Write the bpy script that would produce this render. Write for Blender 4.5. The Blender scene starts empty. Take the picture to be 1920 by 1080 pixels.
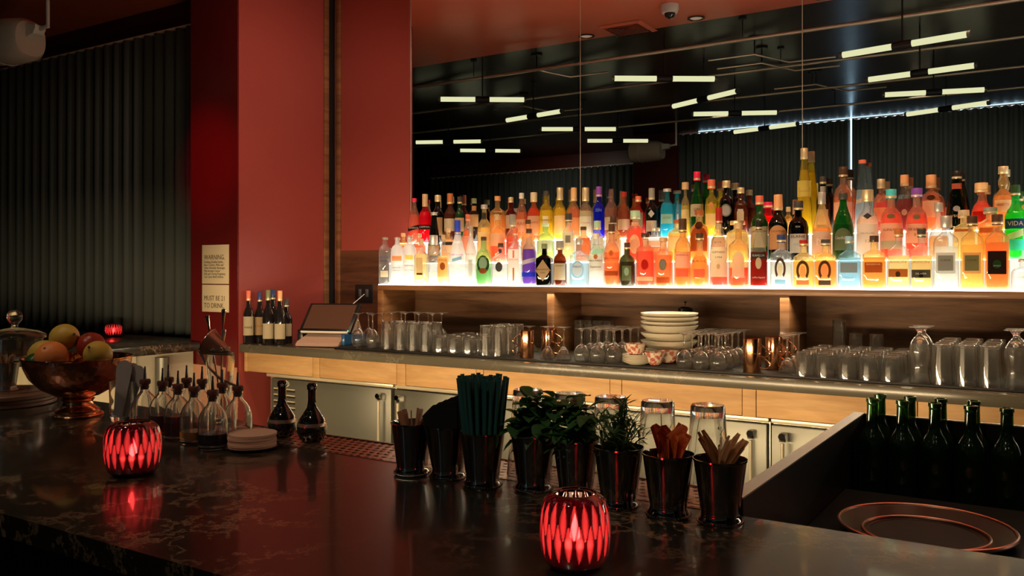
import bpy, bmesh, math, random
from mathutils import Vector, Matrix
random.seed(7)
C = bpy.context.scene.collection
SC = bpy.context.scene
R = math.radians
# ------------------------------------------------------------------ camera, world, exposure
F = 1632.0; U0 = 960.0; V0 = 510.0; EYE = 1.49
YAW = R(32.5); CY, SY = math.cos(YAW), math.sin(YAW)
cam_d = bpy.data.cameras.new('camera'); cam = bpy.data.objects.new('camera', cam_d); C.objects.link(cam)
cam.location = (0, 0, EYE); cam.rotation_euler = (R(90), 0, YAW)
cam_d.sensor_width = 36; cam_d.lens = 36*F/1920; cam_d.shift_y = -30/1920; cam_d.clip_start = .02
SC.camera = cam
SC.view_settings.view_transform = 'Standard'; SC.view_settings.look = 'None'
SC.view_settings.gamma = 1; SC.view_settings.use_curve_mapping = False
SC.view_settings.exposure = 0.0
cy = SC.cycles
cy.max_bounces = 20; cy.transmission_bounces = 14; cy.glossy_bounces = 6; cy.diffuse_bounces = 4
cy.transparent_max_bounces = 40; cy.caustics_refractive = True; cy.caustics_reflective = False
cy.blur_glossy = 1.0; cy.sample_clamp_indirect = 4.0; cy.use_denoising = True
W = bpy.data.worlds.new('world'); SC.world = W; W.use_nodes = True
W.node_tree.nodes['Background'].inputs[0].default_value = (1, .75, .55, 1)
W.node_tree.nodes['Background'].inputs[1].default_value = .004

def spot(name, loc, tgt, power, col, size=R(70), blend=.8, rad=.04):
    l = bpy.data.lights.new(name, 'SPOT'); l.energy = power; l.color = col; l.spot_size = size; l.spot_blend = blend
    l.shadow_soft_size = rad
    o = bpy.data.objects.new(name, l); C.objects.link(o); o.location = loc
    o.rotation_euler = (Vector(tgt)-Vector(loc)).to_track_quat('-Z', 'Y').to_euler(); return o
def area(name, loc, tgt, power, col, sx, sy):
    l = bpy.data.lights.new(name, 'AREA'); l.energy = power; l.color = col; l.shape = 'RECTANGLE'; l.size = sx; l.size_y = sy
    o = bpy.data.objects.new(name, l); C.objects.link(o); o.location = loc
    o.rotation_euler = (Vector(tgt)-Vector(loc)).to_track_quat('-Z', 'Y').to_euler(); return o
def point(name, loc, power, col, rad=.01):
    l = bpy.data.lights.new(name, 'POINT'); l.energy = power; l.color = col; l.shadow_soft_size = rad
    o = bpy.data.objects.new(name, l); C.objects.link(o); o.location = loc; return o
YM = 4.32; XE = -4.165; XM = -3.515; ZC = 3.35    # mirror plane, column side, mirror's left edge, ceiling
ZB = 1.07; ZK = 1.06;  ZS = 1.416            # bar top, back counter, bottle shelf
# warm strip of lamps under the rear edge of the bar, lighting the drawers and coolers
area('underbar_light', (-2.95, 1.50, .97), (-2.95, 3.5, .80), 42, (1, .72, .40), 1.9, .05)
area('underbar_light', (-1.2, 1.612, .98), (-1.2, 3.5, .85), 34, (1, .72, .40), 1.35, .04)
# recessed spots in the red soffit over the back bar
for k, x in enumerate((-3.18, -2.28, -1.38, -.48, .42)):
    spot('soffit_light', (x, 2.56, ZC-.02), (x-.1, 3.5, 1.1), 48, (1, .70, .42), R(95), 1)
spot('wall_washer', (-2.6, 3.0, ZC-.05), (XE, 3.9, 2.1), 62, (1, .66, .48), R(80), 1)
for (px_, py_, e) in ((-2.6, -.2, 34), (-.7, -.3, 36), (.8, 0, 14)): spot('guest_side_fill', (px_, py_, 3.3), (px_, 1.35, 1.1), e, (1, .78, .55), R(60), 1, .02)  # added front fill, keeps cups, herbs and fruit from going dark
# unseen fill spots, added to lift the dark curtains in the room
for (px_, py_), e in (((-3.2, -.6), 30), ((-1.2, -.6), 30), ((.8, -.6), 30), ((2.8, -.6), 30), ((-6.6, -1.6), 30)): spot('room_fill', (px_, py_, 3.3), (px_, py_-1.9, 1.7), e, (1, .88, .72), R(110), 1, 0)
# strip added under the shelf lip so the glassware catches more light
area('glassware_fill', (-.6, 3.991, ZS-.037), (-.6, 3.75, 1.0), 14, (1, .84, .52), 5.6, .012)
spot('well_fill', (.2, 2.2, ZC-.05), (.1, 2.1, .8), 6, (1, .7, .45), R(40), 1)  # added spot that lifts the dark tray rings
# spots added over the bar to brighten worktop and fruit, no fixtures
spot('bar_fill', (.5, 1.2, ZC-.05), (.35, 1.25, 1.0), 16, (1, .7, .45), R(80), 1)
spot('bar_fill', (-2.5, 1.0, ZC-.05), (-2.5, 1.4, 1.0), 20, (1, .7, .45), R(70), 1)
spot('red_fill', (-3.9, 1.9, 2.3), (-4.45, 3.5, 2.15), 60, (1, .02, .05), R(30), 1)  # red spot put in for the glow on the column face
spot('column_fill', (-3.0, 1.9, .9), (-4.5, 3.2, .75), 9, (1, .6, .4), R(60), 1)  # low spot without a fixture, brightens cream cabinet and column foot

# ------------------------------------------------------------------ picture to place
def T(u): return (u-U0)/F
def on_Y(u, Y):
    t = T(u); D = Y/(CY+SY*t); return D*(-SY+CY*t), D
def on_z(u, v, z):
    D = (EYE-z)*F/(v-V0); t = T(u); return D*(-SY+CY*t), D*(CY+SY*t), D
def zat(v, D): return EYE-(v-V0)*D/F

# ------------------------------------------------------------------ materials
MC = {}
def srgb(c):
    return tuple((x/12.92 if x <= .04045 else ((x+.055)/1.055)**2.4) for x in (k/255 for k in c))
def new(name):
    m = bpy.data.materials.new(name); m.use_nodes = True; nt = m.node_tree; nt.nodes.clear()
    o = nt.nodes.new('ShaderNodeOutputMaterial'); return m, nt, o
def pr(name, col, rough=.5, metal=0, spec=.5, coat=0, trans=0, ior=1.45, emit=None, es=1, bump=None):
    if name in MC: return MC[name]
    m, nt, o = new(name); b = nt.nodes.new('ShaderNodeBsdfPrincipled')
    I = b.inputs; I['Base Color'].default_value = (*col[:3], 1); I['Roughness'].default_value = rough
    I['Metallic'].default_value = metal; I['Specular IOR Level'].default_value = spec
    I['Coat Weight'].default_value = coat; I['Transmission Weight'].default_value = trans; I['IOR'].default_value = ior
    if emit: I['Emission Color'].default_value = (*emit, 1); I['Emission Strength'].default_value = es
    nt.links.new(b.outputs[0], o.inputs[0])
    if bump:
        n = nt.nodes.new('ShaderNodeTexNoise'); n.inputs['Scale'].default_value = bump[0]
        tc = nt.nodes.new('ShaderNodeTexCoord'); nt.links.new(tc.outputs['Object'], n.inputs['Vector'])
        bp = nt.nodes.new('ShaderNodeBump'); bp.inputs['Strength'].default_value = bump[1]; bp.inputs['Distance'].default_value = .002
        nt.links.new(n.outputs[0], bp.inputs['Height']); nt.links.new(bp.outputs[0], I['Normal'])
    MC[name] = m; return m
def thin(name, tint, gloss=.9, base=.05, rough=.04, body=0, bcol=None, edge=0):
    """thin clear wall: passes light straight on, mirrors at a slant; body = share of cloudy colour"""
    if name in MC: return MC[name]
    m, nt, o = new(name); N = nt.nodes.new; L = nt.links.new
    tr = N('ShaderNodeBsdfTransparent'); tr.inputs[0].default_value = (*tint, 1)
    gl = N('ShaderNodeBsdfGlossy'); gl.inputs['Roughness'].default_value = rough; gl.inputs[0].default_value = (1, 1, 1, 1)
    lw = N('ShaderNodeLayerWeight'); lw.inputs[0].default_value = .5
    p = N('ShaderNodeMath'); p.operation = 'POWER'; p.inputs[1].default_value = 3.2; L(lw.outputs['Facing'], p.inputs[0])
    q = N('ShaderNodeMath'); q.operation = 'MULTIPLY_ADD'; q.inputs[1].default_value = gloss*.75; q.inputs[2].default_value = base
    L(p.outputs[0], q.inputs[0]); mx = N('ShaderNodeMixShader'); L(q.outputs[0], mx.inputs[0])
    if edge:
        ec = N('ShaderNodeMix'); ec.data_type = 'RGBA'; ec.inputs['A'].default_value = (*tint, 1); ec.inputs['B'].default_value = (*[c*edge for c in tint], 1)
        ep = N('ShaderNodeMath'); ep.operation = 'POWER'; ep.inputs[1].default_value = 2.2; L(lw.outputs['Facing'], ep.inputs[0]); L(ep.outputs[0], ec.inputs[0]); L(ec.outputs['Result'], tr.inputs[0])
    src = tr.outputs[0]
    if body:
        bc = bcol or tint
        tl = N('ShaderNodeBsdfTranslucent'); tl.inputs[0].default_value = (*bc, 1)
        df = N('ShaderNodeBsdfDiffuse'); df.inputs[0].default_value = (*bc, 1)
        m2 = N('ShaderNodeMixShader'); m2.inputs[0].default_value = .35; L(tl.outputs[0], m2.inputs[1]); L(df.outputs[0], m2.inputs[2])
        m3 = N('ShaderNodeMixShader'); m3.inputs[0].default_value = body; L(tr.outputs[0], m3.inputs[1]); L(m2.outputs[0], m3.inputs[2])
        src = m3.outputs[0]
    L(src, mx.inputs[1]); L(gl.outputs[0], mx.inputs[2]); L(mx.outputs[0], o.inputs[0]); MC[name] = m; return m
def paper(name, col, tl=.55):
    if name in MC: return MC[name]
    m, nt, o = new(name); N = nt.nodes.new; L = nt.links.new
    a = N('ShaderNodeBsdfDiffuse'); a.inputs[0].default_value = (*col, 1)
    b = N('ShaderNodeBsdfTranslucent'); b.inputs[0].default_value = (*col, 1)
    mx = N('ShaderNodeMixShader'); mx.inputs[0].default_value = tl
    L(a.outputs[0], mx.inputs[1]); L(b.outputs[0], mx.inputs[2]); L(mx.outputs[0], o.inputs[0]); MC[name] = m; return m
def emis(name, col, s):
    if name in MC: return MC[name]
    m, nt, o = new(name); e = nt.nodes.new('ShaderNodeEmission'); e.inputs[0].default_value = (*col, 1); e.inputs[1].default_value = s
    nt.links.new(e.outputs[0], o.inputs[0]); MC[name] = m; return m
def wood(name, c1, c2, rough=.4, scale=(1.2, 1.2, 14), dist=6, coat=.1):
    if name in MC: return MC[name]
    m, nt, o = new(name); N = nt.nodes.new; L = nt.links.new
    tc = N('ShaderNodeTexCoord'); mp = N('ShaderNodeMapping'); mp.inputs['Scale'].default_value = scale
    L(tc.outputs['Object'], mp.inputs[0])
    n = N('ShaderNodeTexNoise'); n.inputs['Scale'].default_value = 1.6; n.inputs['Detail'].default_value = 6; n.inputs['Distortion'].default_value = dist*.15
    L(mp.outputs[0], n.inputs['Vector'])
    n2 = N('ShaderNodeTexNoise'); n2.inputs['Scale'].default_value = 14; n2.inputs['Detail'].default_value = 3; L(mp.outputs[0], n2.inputs['Vector'])
    ad = N('ShaderNodeMath'); ad.operation = 'MULTIPLY_ADD'; ad.inputs[1].default_value = .3; L(n2.outputs[0], ad.inputs[0]); L(n.outputs[0], ad.inputs[2])
    cr = N('ShaderNodeValToRGB'); cr.color_ramp.elements[0].position = .42; cr.color_ramp.elements[1].position = .85
    cr.color_ramp.elements[0].color = (*c1, 1); cr.color_ramp.elements[1].color = (*c2, 1)
    L(ad.outputs[0], cr.inputs[0]); b = N('ShaderNodeBsdfPrincipled'); b.inputs['Roughness'].default_value = rough; b.inputs['Coat Weight'].default_value = coat
    L(cr.outputs[0], b.inputs['Base Color']); L(b.outputs[0], o.inputs[0]); MC[name] = m; return m
def stone(name, c1, c2, rough, vs=3.0, width=.03, spec=.5, coat=0):
    if name in MC: return MC[name]
    m, nt, o = new(name); N = nt.nodes.new; L = nt.links.new
    tc = N('ShaderNodeTexCoord')
    d = N('ShaderNodeTexNoise'); d.inputs['Scale'].default_value = 6; d.inputs['Detail'].default_value = 8; d.inputs['Roughness'].default_value = .7
    L(tc.outputs['Object'], d.inputs['Vector'])
    mixv = N('ShaderNodeMix'); mixv.data_type = 'RGBA'; mixv.inputs[0].default_value = .42
    L(tc.outputs['Object'], mixv.inputs['A']); L(d.outputs['Color'], mixv.inputs['B'])
    v = N('ShaderNodeTexVoronoi'); v.feature = 'DISTANCE_TO_EDGE'; v.inputs['Scale'].default_value = vs; L(mixv.outputs['Result'], v.inputs['Vector'])
    cr = N('ShaderNodeValToRGB'); cr.color_ramp.elements[0].position = 0; cr.color_ramp.elements[1].position = width
    cr.color_ramp.elements[0].color = (.7, .7, .7, 1); cr.color_ramp.elements[1].color = (0, 0, 0, 1); L(v.outputs['Distance'], cr.inputs[0])
    n3 = N('ShaderNodeTexNoise'); n3.inputs['Scale'].default_value = 1.8; n3.inputs['Detail'].default_value = 3; L(tc.outputs['Object'], n3.inputs['Vector'])
    r3 = N('ShaderNodeValToRGB'); r3.color_ramp.elements[0].position = .46; r3.color_ramp.elements[1].position = .62; L(n3.outputs[0], r3.inputs[0])
    mu = N('ShaderNodeMath'); mu.operation = 'MULTIPLY'; L(cr.outputs[0], mu.inputs[0]); L(r3.outputs[0], mu.inputs[1])
    mc = N('ShaderNodeMix'); mc.data_type = 'RGBA'; mc.inputs['A'].default_value = (*c1, 1); mc.inputs['B'].default_value = (*c2, 1)
    L(mu.outputs[0], mc.inputs[0]); b = N('ShaderNodeBsdfPrincipled'); b.inputs['Roughness'].default_value = rough; b.inputs['Specular IOR Level'].default_value = spec
    b.inputs['Coat Weight'].default_value = coat; b.inputs['Coat Roughness'].default_value = .045; L(mc.outputs['Result'], b.inputs['Base Color']); L(b.outputs[0], o.inputs[0]); MC[name] = m; return m

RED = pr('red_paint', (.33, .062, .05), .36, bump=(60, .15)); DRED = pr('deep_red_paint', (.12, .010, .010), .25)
SOF = pr('red_soffit_paint', (.78, .17, .09), .3)
DCEIL = pr('dark_gloss_ceiling', (.034, .021, .014), .27, spec=.8)
DARK = pr('dark_wall', (.012, .010, .010), .5); FLOORM = pr('dark_floor', (.03, .022, .018), .4)
CURT = pr('charcoal_curtain', (.075, .088, .082), .85)
WAL = wood('walnut', (.055, .020, .008), (.19, .085, .035), .62, coat=0)
WALF = wood('walnut_edge', (.13, .052, .02), (.30, .14, .06), .4)
OAK = wood('oak', (.42, .22, .08), (.64, .38, .16), .6, scale=(1.1, 1.1, 9), coat=0)
BAR = stone('dark_quartz', (.017, .015, .011), (.50, .34, .19), .30, 6, .05, .5, .55)
SLAB = stone('grey_quartz', (.10, .088, .062), (.2, .17, .12), .22, 5, .05)
STEEL = pr('steel', (.42, .41, .36), .32, 1); DSTEEL = pr('dark_steel', (.16, .16, .135), .38, .6)
CHROME = pr('chrome', (.8, .78, .74), .08, 1)
BLACK = pr('black_rubber', (.006, .006, .006), .6); BLK = pr('black_plastic', (.01, .01, .011), .3)
COPPER = pr('copper', (.85, .42, .22), .16, 1); CUPM = pr('silver_cup', (.33, .31, .29), .07, 1)
WHITE = pr('white_plastic', (.75, .72, .66), .4); CREAM = pr('cream_china', (.62, .56, .44), .25, coat=.3)
def light_haze_glass(name, haze, rough):  # pale haze and coat mixed in so the glass looks brightly lit
    m = pr(name, (.98, .98, .97), rough, 0, .5, 0, 1, 1.45); nt = m.node_tree; p = nt.nodes['Principled BSDF']; p.inputs['Coat Weight'].default_value = .5; p.inputs['Coat Roughness'].default_value = .2; p.inputs['Coat IOR'].default_value = 1.9 if haze > .02 else 1.5; o = nt.nodes['Material Output']
    d = nt.nodes.new('ShaderNodeBsdfDiffuse'); d.inputs[0].default_value = (.9, .86, .76, 1); t = nt.nodes.new('ShaderNodeBsdfTranslucent'); t.inputs[0].default_value = (.9, .86, .76, 1)
    a = nt.nodes.new('ShaderNodeMixShader'); nt.links.new(d.outputs[0], a.inputs[1]); nt.links.new(t.outputs[0], a.inputs[2])
    x = nt.nodes.new('ShaderNodeMixShader'); x.inputs[0].default_value = haze; nt.links.new(p.outputs[0], x.inputs[1]); nt.links.new(a.outputs[0], x.inputs[2]); nt.links.new(x.outputs[0], o.inputs[0]); return m
GLASS = light_haze_glass('glass', .012, .02); BGLASS = light_haze_glass('hazed_glass', .02, .015)
MIRROR = pr('mirror', (.80, .82, .80), 0, 1)
PIPE = pr('pipe', (.60, .52, .40), .35, .6)

# ------------------------------------------------------------------ mesh building
class MB:
    def __init__(s): s.bm = bmesh.new()
    def box(s, x0, x1, y0, y1, z0, z1, bev=0):
        r = bmesh.ops.create_cube(s.bm, size=1); vs = r['verts']
        for v in vs:
            v.co = Vector((x0+(v.co.x+.5)*(x1-x0), y0+(v.co.y+.5)*(y1-y0), z0+(v.co.z+.5)*(z1-z0)))
        if bev:
            es = list({e for v in vs for e in v.link_edges})
            bmesh.ops.bevel(s.bm, geom=es, offset=bev, segments=2, profile=.5, affect='EDGES')
        return s
    def lathe(s, prof, seg=24, o=(0, 0, 0), n=2.0, dep=1.0, nz=None, close=False, smooth=True):
        """revolve (r,z) points; n>2 squares the section off, nz(z) gives n by height"""
        rings = []
        for (r, z) in prof:
            if r < 1e-6: rings.append([s.bm.verts.new((o[0], o[1], o[2]+z))]); continue
            k = nz(z) if nz else n; ring = []
            for i in range(seg):
                a = 2*math.pi*(i+.5)/seg; c, q = math.cos(a), math.sin(a)
                m = (abs(c)**k+abs(q)**k)**(-1/k) if k > 2 else 1
                d = 1+(dep-1)*(1 if not nz else min(1, (k-2)/3) if k > 2 else 0)
                ring.append(s.bm.verts.new((o[0]+r*m*c, o[1]+r*m*q*d, o[2]+z)))
            rings.append(ring)
        if close: rings.append(rings[0])
        for A, B in zip(rings, rings[1:]):
            if len(A) == 1 and len(B) == 1: continue
            for i in range(seg):
                j = (i+1) % seg
                if len(A) == 1: f = (A[0], B[j], B[i])
                elif len(B) == 1: f = (A[i], A[j], B[0])
                else: f = (A[i], A[j], B[j], B[i])
                try: fc = s.bm.faces.new(f); fc.smooth = smooth
                except ValueError: pass
        return s
    def tube(s, pts, r, seg=8, cap=True, closed=False):
        pts = [Vector(p) for p in pts]; rings = []; n = len(pts); rr = r if isinstance(r, (list, tuple)) else [r]*n
        up = Vector((0, 0, 1)); prev = None
        for i, p in enumerate(pts):
            a = pts[(i-1) % n] if (i or closed) else p; b = pts[(i+1) % n] if (i < n-1 or closed) else p
            t = (b-a).normalized()
            x = prev-t*prev.dot(t) if prev else t.cross(up if abs(t.z) < .9 else Vector((1, 0, 0)))
            x.normalize(); prev = x; y = t.cross(x)
            rings.append([s.bm.verts.new(p+(x*math.cos(2*math.pi*k/seg)+y*math.sin(2*math.pi*k/seg))*rr[i]) for k in range(seg)])
        if closed: rings.append(rings[0])
        for A, B in zip(rings, rings[1:]):
            for i in range(seg):
                f = s.bm.faces.new((A[i], A[(i+1) % seg], B[(i+1) % seg], B[i])); f.smooth = True
        if cap and not closed: s.bm.faces.new(rings[0][::-1]); s.bm.faces.new(rings[-1])
        return s
    def prism(s, pts, axis, a, b):
        """extrude a 2-D outline along an axis (0,1,2) from a to b"""
        def mk(p, w):
            q = [p[0], p[1]]; q.insert(axis, w); return s.bm.verts.new(q)
        A = [mk(p, a) for p in pts]; B = [mk(p, b) for p in pts]; n = len(pts)
        s.bm.faces.new(A); s.bm.faces.new(B[::-1])
        for i in range(n): s.bm.faces.new((A[i], B[i], B[(i+1) % n], A[(i+1) % n]))
        return s
    def mesh(s, name):
        bmesh.ops.recalc_face_normals(s.bm, faces=s.bm.faces[:])
        me = bpy.data.meshes.new(name); s.bm.to_mesh(me); s.bm.free(); me.set_sharp_from_angle(angle=R(38)); return me
    def build(s, name, mat, parent=None, **tg):
        return link(name, s.mesh(name), mat, parent, **tg)
def link(name, me, mat, parent=None, loc=None, rot=None, **tg):
    if mat is not None and not me.materials: me.materials.append(mat)
    o = bpy.data.objects.new(name, me); C.objects.link(o); o.parent = parent
    if loc: o.location = loc
    if rot: o.rotation_euler = rot
    for k, v in tg.items(): o[k] = v
    return o
def thing(name, label, cat, loc=(0, 0, 0), rz=0, group=None, rot=None):
    o = bpy.data.objects.new(name, None); C.objects.link(o); o.location = loc
    o.rotation_euler = rot or (0, 0, rz); o.empty_display_size = .02; o['label'] = label; o['category'] = cat
    if group: o['group'] = group
    return o
def dup(root, loc, rz=None, label=None, rot=None, scale=None):
    def cp(o, par):
        c = o.copy(); C.objects.link(c); c.parent = par
        for ch in o.children: cp(ch, c)
        return c
    r = cp(root, None); r.location = loc
    if rz is not None: r.rotation_euler = (0, 0, rz)
    if rot is not None: r.rotation_euler = rot
    if scale: r.scale = scale
    if label: r['label'] = label
    return r
def struct(name, mb, mat): return mb.build(name, mat, None, kind='structure')
def text_mesh(txt, size, ext=0, align='CENTER'):
    c = bpy.data.curves.new('lettering', 'FONT'); c.body = txt; c.size = size; c.align_x = align; c.align_y = 'CENTER'; c.extrude = ext; c.resolution_u = 2
    o = bpy.data.objects.new('lettering', c); C.objects.link(o)
    dg = bpy.context.evaluated_depsgraph_get(); me = bpy.data.meshes.new_from_object(o.evaluated_get(dg))
    bpy.data.objects.remove(o); bpy.data.curves.remove(c); me.materials.clear(); return me
ORD = ['first', 'second', 'third', 'fourth', 'fifth', 'sixth', 'seventh', 'eighth', 'ninth', 'tenth', 'eleventh', 'twelfth']
# ------------------------------------------------------------------ the room
XL, XR, YB, YL = -9.4, 4.5, -2.5, -3.5
YK = 3.505
struct('floor', MB().box(XL, XR, YL, YM+.1, -.05, 0), FLOORM)
struct('ceiling', MB().box(XL, XR, YL, 2.45, ZC, ZC+.06), DCEIL)
struct('trim_1', MB().box(XL, XR, 2.452, YM+.1, ZC-.004, ZC+.06), SOF)
struct('wall_front', MB().box(XE-.35, XR, YM+.012, YM+.1, 0, ZC-.006), DARK)
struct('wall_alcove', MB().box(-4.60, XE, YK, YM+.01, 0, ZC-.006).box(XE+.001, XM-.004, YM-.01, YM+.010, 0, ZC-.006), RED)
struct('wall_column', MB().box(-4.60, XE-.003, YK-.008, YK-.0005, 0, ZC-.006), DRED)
struct('wall_window', MB().box(XL, -4.602, 3.83, 3.9, 0, ZC-.006), pr('dark_red_wall', (.045, .008, .008), .4))
struct('wall_left', MB().box(XL-.06, XL, YL, 3.9, 0, ZC), DARK)
struct('wall_right', MB().box(XR, XR+.06, YL, YM+.1, 0, ZC), DARK)
struct('wall_back', MB().box(XL, -5.0, YL-.05, YL, 0, ZC).box(-5.0, -4.38, YL, YB+.2, 0, ZC).box(-4.38, XR, YB-.06, YB, 0, 1.0), pr('brown_red_wall', (.10, .018, .014), .4))
struct('window_1', MB().box(-4.15, XR, YB-.05, YB-.01, 1.0, ZC), emis('daylight', (.5, .76, 1), 7))
# wood panelling and corner trims beside the mirror
struct('trim_2', MB().box(XE+.063, XM, YM-.02, YM-.011, ZK, 1.63), wood('wall_walnut', (.05, .017, .008), (.13, .05, .022), .45))
struct('trim_3', MB().box(XE, XE+.014, YM-.115, YM-.075, ZK, ZC-.02, .002), WALF)
struct('trim_4', MB().box(XE+.03, XE+.062, YM-.028, YM-.0105, ZK, ZC-.02, .002), WALF)
struct('trim_5', MB().box(XE, XE+.004, YM-.075, YM-.012, ZK, ZC-.02), BLACK)

# curtains ---------------------------------------------------------
def curtain(x0, x1, y, z0, z1, pitch, amp, label, sgn=1):
    t = thing('curtain', label, 'curtain', (x0, y, z0)); bm = bmesh.new(); n = int((x1-x0)/pitch*10); fr = []; rnd = random.Random(int(x0*100))
    ph = 0
    for i in range(n+1):
        x = (x1-x0)*i/n; ph += 2*math.pi/10*(1+rnd.uniform(-.12, .12)); w = math.sin(ph)
        yy = amp*(w*abs(w)**-.35 if abs(w) > 1e-4 else 0); fr.append((x, yy))
    rows = []
    for k in range(5):
        z = (z1-z0)*k/4; g = 1-.25*k/4
        rows.append([bm.verts.new((x, yy*g, z)) for x, yy in fr])
    for A, B in zip(rows, rows[1:]):
        for i in range(n): f = bm.faces.new((A[i], A[i+1], B[i+1], B[i])); f.smooth = True
    me = bpy.data.meshes.new('cloth'); bm.to_mesh(me); bm.free(); o = link('cloth', me, CURT, t)
    md = o.modifiers.new('thick', 'SOLIDIFY'); md.thickness = .002
    tr = MB().box(0, x1-x0, -.012, .012, z1-z0+.002, z1-z0+.014).build('track', pr('curtain_track', (.85, .62, .5), .4), t)
    b = MB()
    for i in range(int((x1-x0)/pitch)):
        x = pitch*(i+.5); b.box(x-.012, x+.012, -.007, .007, z1-z0-.012, z1-z0+.006)
    b.build('glider', WHITE, t, kind='stuff')
    return t
curtain(XL+.05, -4.63, 3.72, 1.065, 3.118, .115, .034, 'dark charcoal pleated curtain hanging left of the red column')
curtain(XL+.05, -5.04, YL+.09, .05, 3.118, .11, .035, 'dark curtain in the mirror left of the brown pillar, under the red band')
XG = -2.19
curtain(-4.375, XG-.012, YB+.09, .05, ZC-.022, .10, .03, 'tall dark curtain in the mirror left of the bright slit of daylight')
curtain(XG+.012, XR-.05, YB+.09, .05, ZC-.022, .10, .03, 'tall dark curtain in the mirror right of the bright slit of daylight')
# mirror panels -----------------------------------------------------
PW = 1.2169
names = ['leftmost tall wall mirror panel beside the red end wall', 'second tall mirror panel from the red wall, between two seams',
         'third tall mirror panel, behind the tallest yellow bottle and right of it', 'fourth mirror panel']
for k in range(4):
    x0 = XM+k*PW+.002; x1 = x0+PW-.004
    t = thing('mirror_panel', names[k], 'mirror', (x0, YM, 1.42), group='mirror panels behind the bottles')
    if k == 3: t['label'] = 'rightmost mirror panel at the edge of the picture'
    MB().box(0, x1-x0, 0, .006, 0, ZC-1.42-.006).build('glass_sheet', MIRROR, t)
    MB().box(-.0035, -.0005, -.001, .006, 0, ZC-1.42-.006).build('edge', pr('mirror_edge', (.75, .68, .6), .25, .3), t)
# ceiling pieces seen in the mirror ----------------------------------
def mir(u, v, z):
    x, y, D = on_z(u, v, z); return x, 2*YM-y
DL = [(-3.18, 2.56), (-2.28, 2.56), (-1.38, 2.56), (-.48, 2.56), (.42, 2.56)]
dl0 = None
for k, (x, y) in enumerate(DL):
    z = ZC-.006; lb = 'round recessed ceiling light, %s along the red soffit over the back counter' % ORD[k]
    if not dl0:
        dl0 = thing('recessed_light', lb, 'ceiling light', (x, y, z), group='recessed lights in the soffit')
        MB().lathe([(.052, 0), (.062, 0), (.064, -.006), (.050, -.008), (.046, 0)], 28).build('ring', pr('bronze', (.13, .08, .05), .35, .8), dl0)
        MB().lathe([(0, -.001), (.046, -.001)], 24).build('lens', pr('lens', (.5, .42, .33), .3, emit=(1, .7, .45), es=.25), dl0)
    else: dup(dl0, (x, y, z), label=lb)
x, y = mir(1178, 52, ZC)
t = thing('air_vent', 'square red ceiling air diffuser next to the white camera dome', 'air vent', (x, y, ZC-.008))
f = MB()
for a in (0, 1, 2, 3):
    m = Matrix.Rotation(a*math.pi/2, 4, 'Z'); g = bmesh.new()
    q = [g.verts.new(m@Vector(c)) for c in ((-.17, -.17, 0), (.17, -.17, 0), (.14, -.14, -.014), (-.14, -.14, -.014))]; g.faces.new(q)
    me = bpy.data.meshes.new('x'); g.to_mesh(me); g.free(); f.bm.from_mesh(me); bpy.data.meshes.remove(me)
f.build('frame', SOF, t); s = MB()
for k in range(4):
    r = .125-k*.03
    for a in range(4):
        m = Matrix.Rotation(a*math.pi/2, 4, 'Z'); q = [s.bm.verts.new(m@Vector(c)) for c in ((-r, -r, -.013), (r, -r, -.013), (r-.022, -r+.022, -.001), (-r+.022, -r+.022, -.001))]; s.bm.faces.new(q)
s.build('louvre', pr('louvre_paint', (.16, .035, .02), .4), t)
x, y = mir(1256, 8, ZC)
t = thing('security_camera', 'white dome security camera fixed to the red soffit', 'security camera', (x, y, ZC-.006))
MB().lathe([(0, 0), (.062, 0), (.062, -.03), (.054, -.055), (.035, -.058)], 32).build('housing', WHITE, t)
MB().lathe([(.038, -.056), (.037, -.072), (.027, -.088), (0, -.096)], 28).build('dome', pr('dome', (.05, .045, .04), .06, .3, coat=1), t)
MB().box(-.012, .012, -.063, -.060, -.02, -.012).build('badge', BLK, t)
# pipes --------------------------------------------------------------
PZ = ZC-.16
for k, (yy, rr) in enumerate(((2.36, .014), (1.35, .012), (.30, .012), (-.64, .012))):
    t = thing('ceiling_pipe', '%s long thin pipe under the ceiling, counted away from the mirror' % ORD[k], 'pipe', (0, yy, PZ), group='ceiling pipes')
    MB().tube([(XL+.3, 0, 0), (XR-.2, 0, 0)], rr, 10).build('pipe', PIPE, t)
    b = MB()
    for xx in (-6.5, -4.4, -2.0, -.2, 2.2):
        b = MB().tube([(xx, 0, .02), (xx, 0, .154)], .004, 6).tube([(xx, 0, .150), (xx, 0, .156)], .03, 12); b.build('hanger', BLK, t)
for k, (u, v) in enumerate(((1040, 138), (1450, 110), (1462, 126), (1010, 205), (1560, 165))):
    x, y = mir(u, v, PZ)
    t = thing('branch_pipe', ['short bent branch pipe left of the second seam in the mirror', 'bent branch pipe beside the third seam in the mirror', 'lower bent branch pipe by the third seam in the mirror',
        'short branch pipe above the paired tubes left of the second seam', 'short branch pipe right of the third seam, near the blue glow'][k], 'pipe', (x, y, PZ))
    MB().tube([(-.5, .10, .03), (-.12, .10, .03), (0, 0, .0), (.1, -.1, -.02), (.45, -.12, -.02)], .008, 8).build('pipe', PIPE, t)
    MB().tube([(-.12, .10, .03), (-.12, .10, .15)], .006, 6).tube([(-.12, .10, .145), (-.12, .10, .154)], .05, 16).build('hanger', BLK, t)
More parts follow.
